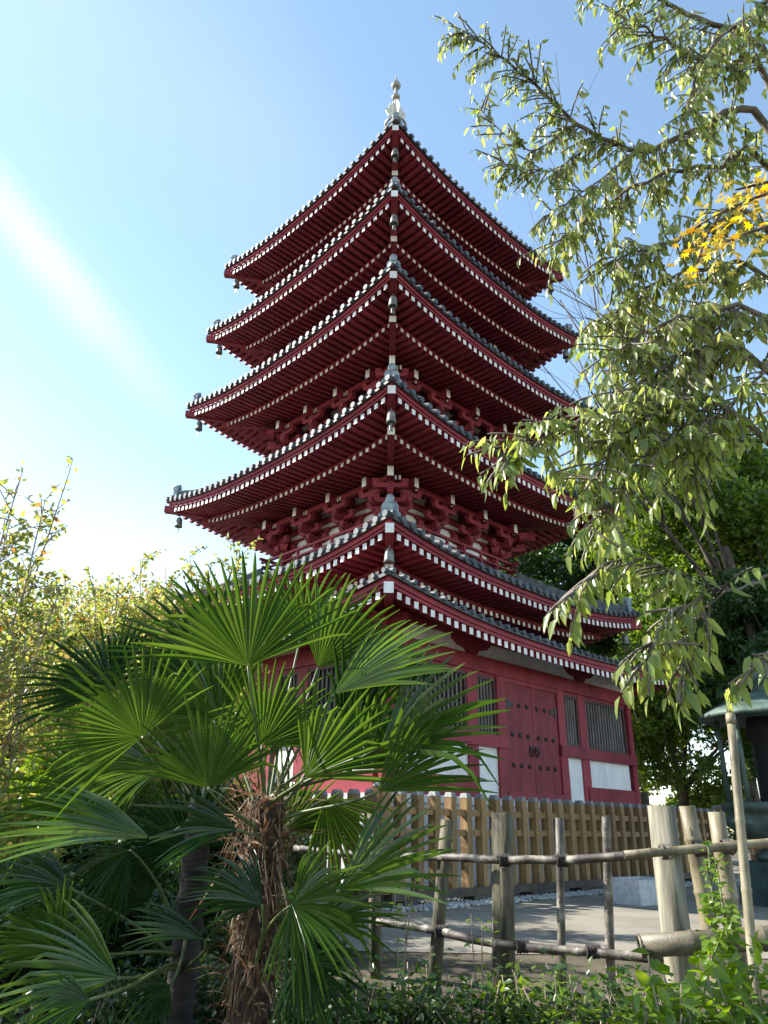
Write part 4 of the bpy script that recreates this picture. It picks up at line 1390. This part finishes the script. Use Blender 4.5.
# --- fan palms
def blade_mesh(hub, tip, Nrm, span, nseg, mat, droop=.25, cup=.25, seed=0, tear=.06):
    """pleated fan of narrow segments joined near the hub, free and pointed outside"""
    r = random.Random(seed)
    A = (tip - hub)
    Rad = A.length
    A.normalize()
    Nn = (Nrm - A * Nrm.dot(A)).normalized()
    Lt = Nn.cross(A)
    mb = MB()
    span = R(span)
    dphi = 2 * span / nseg
    for i in range(nseg):
        ph = -span + (i + .5) * dphi
        ln = Rad * (1 - .30 * (abs(ph) / R(150)) ** 1.5) * r.uniform(.93, 1.04)
        d = A * math.cos(ph) + Lt * math.sin(ph)
        sd = -A * math.sin(ph) + Lt * math.cos(ph)
        k = cup * math.sin(abs(ph)) ** 2
        d = (d + Nn * k).normalized()
        tw = r.gauss(0, .2)
        sd = (sd + Nn * tw).normalized()
        nn = d.cross(sd) * -1
        if nn.dot(Nn) < 0: nn = -nn
        fr_ = (.02, .2, .40, .50, .62, .80, .93, 1.0)
        j0 = r.uniform(.40, .50)
        L_, C_, R_ = [], [], []
        bend = droop * r.uniform(.5, 1.5)
        kink = r.random() < .14
        for t in fr_:
            full = math.tan(dphi / 2) * ln * t * 1.03
            if t > j0:
                full = math.tan(dphi / 2) * ln * (j0 + .04) * max(.02, (1 - t) / (1 - j0)) ** .5
            p = hub + d * ln * t + Vector((0, 0, -1)) * (bend * ln * .35 * t ** 3) - nn * (.05 * ln * t * t)
            if kink and t > .7:
                p = p + Vector((0, 0, -1)) * ln * (t - .7) * .7 - d * ln * (t - .7) * .35
            dep = full * 1.25
            L_.append(p - sd * full + nn * dep * .5)
            C_.append(p - nn * dep * .5)
            R_.append(p + sd * full + nn * dep * .5)
        i0 = len(mb.v)
        for q in zip(L_, C_, R_):
            mb.v += [tuple(w) for w in q]
        for j in range(len(fr_) - 1):
            a_ = i0 + 3 * j
            mb.f += [(a_, a_ + 1, a_ + 4, a_ + 3), (a_ + 1, a_ + 2, a_ + 5, a_ + 4)]
            mb.m += [0, 0]
            mb.s += [False, False]
    return mb


def palm(base, top, trunk_r, label, fronds, trunk_mat, fibre=True, seed=1, tname='fan_palm'):
    root = empty(tname, base, label, 'palm')
    base, top = Vector(base), Vector(top)
    inv = Matrix.Translation(-base)
    mb = MB()
    n = 26
    pts = [base.lerp(top, i / n) + Vector((rnd.gauss(0, .004), rnd.gauss(0, .004), 0)) for i in range(n + 1)]
    mb.tube(pts, [trunk_r * (1.05 - .1 * i / n) * (1 + (.06 if i % 2 else -.05)) for i in range(n + 1)], 16, 0, rough=.07)
    o = mb.build('trunk', [trunk_mat], root); o.matrix_parent_inverse = inv
    if fibre:
        mb = MB()
        L = (top - base).length
        for i in range(900):
            t = rnd.uniform(.05, 1.02)
            a_ = rnd.uniform(0, 2 * math.pi)
            e = Vector((math.cos(a_), math.sin(a_), 0))
            p = base.lerp(top, t) + e * trunk_r * .95
            ln = rnd.uniform(.05, .26) * (1.6 if t > .8 else 1)
            d = Vector((0, 0, 1)) * rnd.choice((.9, .6, -.5, -.8)) + e * rnd.uniform(.15, .75) + e.cross(Vector((0, 0, 1))) * rnd.gauss(0, .4)
            d.normalize()
            w = rnd.uniform(.002, .009)
            sd = d.cross(e).normalized() * w
            q = p.copy()
            prev = None
            for k in range(5):
                ring = (q - sd * (1 - k / 5.5), q + sd * (1 - k / 5.5))
                if prev:
                    i0 = len(mb.v)
                    mb.v += [tuple(prev[0]), tuple(prev[1]), tuple(ring[1]), tuple(ring[0])]
                    mb.f.append((i0, i0 + 1, i0 + 2, i0 + 3)); mb.m.append(0); mb.s.append(True)
                prev = ring
                d = (d + Vector((rnd.gauss(0, .12), rnd.gauss(0, .12), -.28))).normalized()
                q = q + d * ln / 4
        o = mb.build('trunk_fibre', [PFIB], root); o.matrix_parent_inverse = inv; o['kind'] = 'stuff'
    for i, fr_ in enumerate(fronds):
        hub, tip, nrm, span = at(*fr_[0]), at(*fr_[1]), Vector(fr_[2]), fr_[3]
        mt = fr_[4] if len(fr_) > 4 else PALM
        dr = fr_[5] if len(fr_) > 5 else .22
        b = blade_mesh(hub, tip, nrm, span, max(14, int(span / 2.9)), mt, seed=seed * 100 + i, droop=dr)
        fo = b.build('frond', [mt], root); fo.matrix_parent_inverse = inv
        mb = MB()
        hi = hub.z > top.z - .25
        st = base.lerp(top, rnd.uniform(.82, 1.0) if hi else rnd.uniform(.40, .62))
        A = (tip - hub).normalized()
        c1 = st.lerp(hub, .33) + Vector((0, 0, (.10 if hi else .06) * (hub - st).length))
        c2 = hub.lerp(st, .30) - A * .10 * (hub - st).length
        pp = []
        for k in range(9):
            t = k / 8
            pp.append(st * (1 - t) ** 3 + c1 * 3 * t * (1 - t) ** 2 + c2 * 3 * t * t * (1 - t) + hub * t ** 3)
        mb.tube(pp, [.011 - .005 * k / 8 for k in range(9)], 7, 0)
        so = mb.build('leaf_stalk', [PSTALK], fo)
    return root


CAMN = (0, -1, .25)
b1 = at(248, 1010, 4.05); b1.z = gz(b1.x, 4.05) - .05
t1 = at(266, 800, 4.05)
fr1 = [
    ((248, 666, 3.75), (238, 542, 3.72), (.1, -1, .25), 78),
    ((318, 668, 4.25), (370, 574, 4.3), (.25, -1, .2), 50),
    ((334, 694, 3.95), (446, 620, 3.9), (-.4, -.7, .7), 44, PALM, .25),
    ((380, 748, 3.85), (500, 676, 3.72), (-.25, -.85, .55), 46, PALM, .25),
    ((378, 792, 3.75), (470, 712, 3.65), (.1, -.9, .35), 38, PALM, .3),
    ((305, 778, 3.7), (378, 690, 3.75), (.5, -.8, .3), 52),
    ((208, 788, 3.45), (206, 685, 3.5), (.15, -.9, .45), 74),
    ((340, 890, 3.75), (448, 812, 3.7), (-.3, -.75, .6), 42, PALM, .25),
    ((292, 905, 3.6), (382, 915, 3.5), (.1, -.8, .6), 95, PALM, .7),
    ((262, 905, 3.65), (188, 858, 3.6), (.2, -.6, .8), 60, PALMB, .5),
    ((276, 700, 4.2), (258, 770, 4.1), (.1, -1, .1), 70),
    ((300, 640, 4.6), (330, 560, 4.7), (.1, -1, .2), 80),
    ((325, 800, 4.3), (372, 868, 4.2), (.1, -1, .3), 55, PALM, .6),
    ((238, 830, 3.5), (150, 812, 3.4), (.0, -.7, .7), 42, PALMB, .5),
    ((300, 960, 3.7), (350, 1030, 3.6), (.1, -.9, .4), 70, PALMB, .6),
    ((262, 745, 4.0), (310, 660, 4.1), (.3, -.9, .2), 66),
    ((345, 742, 4.15), (398, 642, 4.2), (.5, -.8, .2), 48, PALMB),
    ((352, 770, 4.0), (428, 690, 4.0), (.4, -.8, .3), 42),
    ((372, 690, 4.4), (420, 628, 4.45), (.2, -.9, .3), 46, PALMB),
    ((220, 720, 4.4), (160, 640, 4.5), (-.1, -1, .4), 74),
    ((345, 745, 4.4), (400, 690, 4.5), (.3, -.9, .3), 50),
    ((285, 830, 4.4), (335, 770, 4.5), (.3, -.9, .3), 60),
    ((190, 850, 4.6), (130, 790, 4.7), (-.1, -.9, .4), 72, PALMB),
    ((318, 925, 3.9), (400, 880, 3.9), (-.2, -.7, .6), 46, PALM, .5),
    ((262, 840, 4.5), (250, 760, 4.6), (0, -1, .3), 85, PALMB),
]
palm(b1, t1, .095, 'fan palm with shaggy brown fibrous trunk in front of the pagoda', fr1, PTRUNK, True, 1)
b2 = at(178, 1010, 4.5); b2.z = gz(b2.x, 4.5) - .05
t2 = at(203, 800, 4.5)
fr2 = [
    ((142, 737, 3.7), (72, 652, 3.6), (.1, -1, .3), 94),
    ((150, 838, 3.6), (6, 800, 3.5), (-.2, -.5, .9), 36, PALM, .25),
    ((118, 978, 3.5), (-14, 952, 3.4), (-.1, -.6, .8), 52, PALM, .3),
    ((205, 940, 3.9), (126, 905, 3.8), (.2, -.4, .9), 34, PALMB, .4),
    ((70, 888, 3.9), (-20, 868, 3.8), (0, -.6, .8), 50, PALMB, .4),
    ((212, 668, 5.2), (118, 606, 5.2), (0, -1, .4), 70, PALMB),
    ((112, 690, 5.3), (50, 632, 5.4), (0, -1, .4), 75, PALMB),
    ((160, 770, 4.2), (60, 770, 4.0), (0, -.7, .7), 60, PALM, .4),
    ((240, 760, 5.0), (215, 690, 5.0), (0, -1, .2), 80, PALM),
    ((130, 850, 4.2), (60, 905, 4.0), (0, -.9, .4), 55, PALMB, .7),
    ((90, 1000, 3.2), (20, 1010, 3.1), (0, -.6, .8), 60, PALMB, .4),
    ((105, 800, 4.3), (25, 740, 4.3), (0, -.9, .5), 66, PALM, .4),
    ((150, 900, 4.5), (80, 850, 4.5), (0, -.8, .6), 70, PALMB, .5),
    ((60, 950, 3.7), (-10, 900, 3.7), (0, -.8, .6), 60, PALM, .5),
    ((170, 985, 4.0), (120, 1020, 3.9), (0, -.8, .6), 70, PALMB, .6),
]
palm(b2, t2, .076, 'fan palm with smooth dark ringed trunk left of the shaggy one', fr2, PTRUNKD, False, 2)

# --- low planting along the bottom
def clump(px, py, Y, w, h, label, mat, n, ls, name='low_shrub'):
    """leafy mound standing on the ground, its top near (px, py)"""
    top = at(px, py, Y)
    x = top.x
    g = gz(x, Y)
    root = empty(name, (x, Y, g), label, 'shrub')
    hh = max(.25, top.z - g) if h is None else h
    mb = MB()
    P, D, Nn, S = [], [], [], []
    n = int(n * 2.6)
    for i in range(16):
        a_ = rnd.uniform(0, 6.28)
        q = Vector((math.cos(a_) * w * rnd.uniform(.2, .9), math.sin(a_) * w * .6 * rnd.uniform(.2, .9), hh * rnd.uniform(.65, 1.02)))
        pts = limb(mb, (rnd.uniform(-.1, .1), rnd.uniform(-.1, .1), -.03), q, .008, .003, n=5, bend=.1)
        for k in range(n // 16):
            t = rnd.uniform(.25, 1.0)
            j = min(5, int(t * 6))
            p = pts[j].lerp(pts[j + 1], rnd.random()) + Vector((rnd.gauss(0, .07), rnd.gauss(0, .07), rnd.gauss(0, .05)))
            if p.z < 0: continue
            P.append(tuple(p)); D.append((rnd.gauss(0, .8), rnd.gauss(-.2, .7), rnd.gauss(.05, .4))); Nn.append((rnd.gauss(0, .4), rnd.gauss(0, .4), 1)); S.append(ls * rnd.uniform(.55, 1.3))
    mb.build('stems', [BARKL], root)
    link('foliage', leaf_mesh('foliage', P, D, Nn, S, T_oval(.44, .05, .12), mat), root)
    return root


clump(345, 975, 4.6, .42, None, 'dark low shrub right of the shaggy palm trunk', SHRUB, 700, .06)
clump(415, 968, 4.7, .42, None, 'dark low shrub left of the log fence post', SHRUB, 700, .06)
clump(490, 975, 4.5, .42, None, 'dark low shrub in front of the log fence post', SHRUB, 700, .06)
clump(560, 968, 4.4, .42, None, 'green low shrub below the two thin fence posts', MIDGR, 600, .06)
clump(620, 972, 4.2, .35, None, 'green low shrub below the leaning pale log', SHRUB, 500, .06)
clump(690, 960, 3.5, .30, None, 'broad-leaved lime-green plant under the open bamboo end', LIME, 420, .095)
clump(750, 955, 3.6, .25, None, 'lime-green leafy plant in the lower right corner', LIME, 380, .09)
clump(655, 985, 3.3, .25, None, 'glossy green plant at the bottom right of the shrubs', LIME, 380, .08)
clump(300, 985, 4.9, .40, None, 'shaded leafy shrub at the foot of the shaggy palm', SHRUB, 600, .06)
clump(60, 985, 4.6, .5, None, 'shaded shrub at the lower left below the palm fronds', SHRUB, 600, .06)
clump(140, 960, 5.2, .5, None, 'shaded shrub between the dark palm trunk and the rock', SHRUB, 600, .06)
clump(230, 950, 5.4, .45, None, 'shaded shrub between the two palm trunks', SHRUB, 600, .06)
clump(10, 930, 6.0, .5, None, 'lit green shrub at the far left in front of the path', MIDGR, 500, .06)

# climbing plant on the leaning posts
root = empty('climbing_plant', (at(722, 980, 4.6).x, 4.6, gz(2, 4.6)), 'bright lime-green climbing plant growing up the leaning bamboo posts', 'plant')
base = Vector(root.location)
mb = MB()
P, D, Nn, S = [], [], [], []
for pts in (((722, 1000, 4.55), (716, 930, 4.55), (712, 890, 4.6), (708, 842, 4.65)), ((735, 1000, 4.45), (728, 940, 4.5), (722, 900, 4.55), (716, 862, 4.6)), ((700, 1010, 4.4), (712, 960, 4.45), (724, 930, 4.5), (732, 905, 4.5))):
    q = [at(*p) for p in pts]
    mb.tube(q, .006, 5)
    for i in range(len(q) - 1):
        for k in range(30):
            p = q[i].lerp(q[i + 1], rnd.random())
            s = rnd.choice((-1, 1))
            big = .075 if i == 0 else (.065 if i == 1 else .042)
            P.append(tuple(p + Vector((rnd.gauss(0, .025), rnd.gauss(0, .025), 0)))); D.append((s * rnd.uniform(.4, 1), rnd.gauss(-.4, .4), rnd.gauss(-.15, .4))); Nn.append((rnd.gauss(-.3, .4), rnd.gauss(-.6, .4), rnd.gauss(.8, .4))); S.append(big * rnd.uniform(.7, 1.3))
o = mb.build('stems', [PSTALK], root); o.matrix_parent_inverse = Matrix.Translation(-base)
o = link('foliage', leaf_mesh('foliage', P, D, Nn, S, T_oval(.52, .05, .14), LIME), root); o.matrix_parent_inverse = Matrix.Translation(-base)

for (tip, bot, Y, lab) in (((482, 905), (484, 965), 5.7, 'thin bright green sprout beside the log post'), ((405, 868), (400, 965), 5.9, 'thin sprout with few leaves right of the palm'), ((503, 775), (503, 792), 10.9, None)):
    if lab is None: continue
    b_ = at(*bot, Y)
    b_.z = gz(b_.x, Y)
    root = empty('sprout', b_, lab, 'plant')
    mb = MB()
    P, D, Nn, S = [], [], [], []
    for w in range(3):
        q = at(tip[0] + (w - 1) * 11, tip[1] + rnd.uniform(0, 22), Y) - b_
        pts = limb(mb, (0, 0, -.03), q, .006, .003, n=5, bend=.03)
        for k in range(9):
            t = rnd.uniform(.5, 1.0)
            j = min(5, int(t * 6))
            P.append(tuple(pts[j].lerp(pts[j + 1], rnd.random()))); D.append((rnd.choice((-1, 1)) * rnd.uniform(.5, 1), rnd.gauss(0, .5), rnd.gauss(.1, .3))); Nn.append((rnd.gauss(0, .4), rnd.gauss(-.3, .4), 1)); S.append(rnd.uniform(.04, .075))
    mb.build('stems', [BARKL], root)
    link('foliage', leaf_mesh('foliage', P, D, Nn, S, T_oval(.5, .05, .1), LIME), root)

# ------------------------------------------------------------------ light and sky
AZ, EL = R(75), R(38)
sun_dir = Vector((-math.sin(AZ) * math.cos(EL), math.cos(AZ) * math.cos(EL), math.sin(EL)))
sl = bpy.data.lights.new('sun', 'SUN')
sl.energy = 5.0
sl.angle = R(.55)
sl.color = (1.0, .95, .87)
so = bpy.data.objects.new('sun', sl)
col.objects.link(so)
so.rotation_euler = sun_dir.to_track_quat('Z', 'Y').to_euler()
w = bpy.data.worlds.new('World')
scene.world = w
w.use_nodes = True
nt = w.node_tree
bg = nt.nodes['Background']
sky = nt.nodes.new('ShaderNodeTexSky')
sky.sky_type = 'NISHITA'
sky.sun_disc = False
sky.sun_elevation = EL
sky.sun_rotation = -AZ
sky.air_density = 1.0
sky.dust_density = 0.15
sky.ozone_density = 0.6
L = nt.links
hs = nt.nodes.new('ShaderNodeHueSaturation')
hs.inputs['Hue'].default_value = 0.490
hs.inputs['Saturation'].default_value = 0.95
hs.inputs['Value'].default_value = 1.2
L.new(sky.outputs['Color'], hs.inputs['Color'])
tc = nt.nodes.new('ShaderNodeTexCoord')


def flare_cloud(center, stretch, radius, soft, nscale, amount, prev, seed):
    """white of thin clouds and lens flare, painted into the sky round a compass direction"""
    c = Vector(center).normalized()
    u = c.cross(Vector((0, 0, 1))).normalized()
    v = u.cross(c)
    ang = stretch[2]
    a1 = u * math.cos(ang) + v * math.sin(ang)
    a2 = -u * math.sin(ang) + v * math.cos(ang)
    acc = None
    for ax, k in ((a1, stretch[0]), (a2, stretch[1])):
        d = nt.nodes.new('ShaderNodeVectorMath'); d.operation = 'DOT_PRODUCT'
        d.inputs[1].default_value = ax
        L.new(tc.outputs['Generated'], d.inputs[0])
        sb = nt.nodes.new('ShaderNodeMath'); sb.operation = 'MULTIPLY'
        sb.inputs[1].default_value = 1.0 / k
        L.new(d.outputs['Value'], sb.inputs[0])
        sq = nt.nodes.new('ShaderNodeMath'); sq.operation = 'MULTIPLY'
        L.new(sb.outputs[0], sq.inputs[0]); L.new(sb.outputs[0], sq.inputs[1])
        if acc is None: acc = sq
        else:
            ad = nt.nodes.new('ShaderNodeMath'); ad.operation = 'ADD'
            L.new(acc.outputs[0], ad.inputs[0]); L.new(sq.outputs[0], ad.inputs[1]); acc = ad
    rt = nt.nodes.new('ShaderNodeMath'); rt.operation = 'SQRT'
    L.new(acc.outputs[0], rt.inputs[0])
    no = nt.nodes.new('ShaderNodeTexNoise')
    no.inputs['Scale'].default_value = nscale
    no.inputs['Detail'].default_value = 7
    no.noise_dimensions = '4D'
    no.inputs['W'].default_value = seed
    L.new(tc.outputs['Generated'], no.inputs['Vector'])
    nm = nt.nodes.new('ShaderNodeMath'); nm.operation = 'MULTIPLY_ADD'
    nm.inputs[1].default_value = 1.1; nm.inputs[2].default_value = -.55
    L.new(no.outputs['Fac'], nm.inputs[0])
    ad = nt.nodes.new('ShaderNodeMath'); ad.operation = 'ADD'
    L.new(rt.outputs[0], ad.inputs[0]); L.new(nm.outputs[0], ad.inputs[1])
    mr = nt.nodes.new('ShaderNodeMapRange'); mr.interpolation_type = 'SMOOTHSTEP'
    mr.inputs['From Min'].default_value = radius + soft
    mr.inputs['From Max'].default_value = radius - soft
    mr.inputs['To Min'].default_value = 0
    mr.inputs['To Max'].default_value = amount
    L.new(ad.outputs[0], mr.inputs['Value'])
    # only the hemisphere facing the centre
    d = nt.nodes.new('ShaderNodeVectorMath'); d.operation = 'DOT_PRODUCT'
    d.inputs[1].default_value = c
    L.new(tc.outputs['Generated'], d.inputs[0])
    gt = nt.nodes.new('ShaderNodeMath'); gt.operation = 'GREATER_THAN'; gt.inputs[1].default_value = 0
    L.new(d.outputs['Value'], gt.inputs[0])
    fm = nt.nodes.new('ShaderNodeMath'); fm.operation = 'MULTIPLY'
    L.new(mr.outputs['Result'], fm.inputs[0]); L.new(gt.outputs[0], fm.inputs[1])
    mx = nt.nodes.new('ShaderNodeMix'); mx.data_type = 'RGBA'
    mx.inputs['B'].default_value = (4.2, 4.3, 4.35, 1)
    L.new(fm.outputs[0], mx.inputs['Factor'])
    L.new(prev, mx.inputs['A'])
    return mx.outputs['Result']


def pix_dir(px, py):
    return RIGHT * ((px - 384) / FPX) + UP * (-(py - 512) / FPX) + FWD


o_ = hs.outputs['Color']
o_ = flare_cloud(pix_dir(-100, 680), (.56, .33, 0.0), .60, .60, 3.0, .9, o_, 1.3)  # low left haze and flare glow, painted into the sky
o_ = flare_cloud(pix_dir(25, 232), (.26, .040, R(-34)), .62, .62, 5.0, .62, o_, 4.1)  # lens flare streak, painted into the sky
o_ = flare_cloud(pix_dir(60, -20), (.5, .16, R(-10)), .6, .6, 3.0, .15, o_, 7.7)
L.new(o_, bg.inputs['Color'])
bg.inputs['Strength'].default_value = 0.110

scene.view_settings.view_transform = 'Standard'
scene.view_settings.look = 'None'
scene.view_settings.exposure = 1.42
scene.view_settings.gamma = 1
scene.cycles.max_bounces = 8
scene.cycles.diffuse_bounces = 4
scene.cycles.transparent_max_bounces = 8
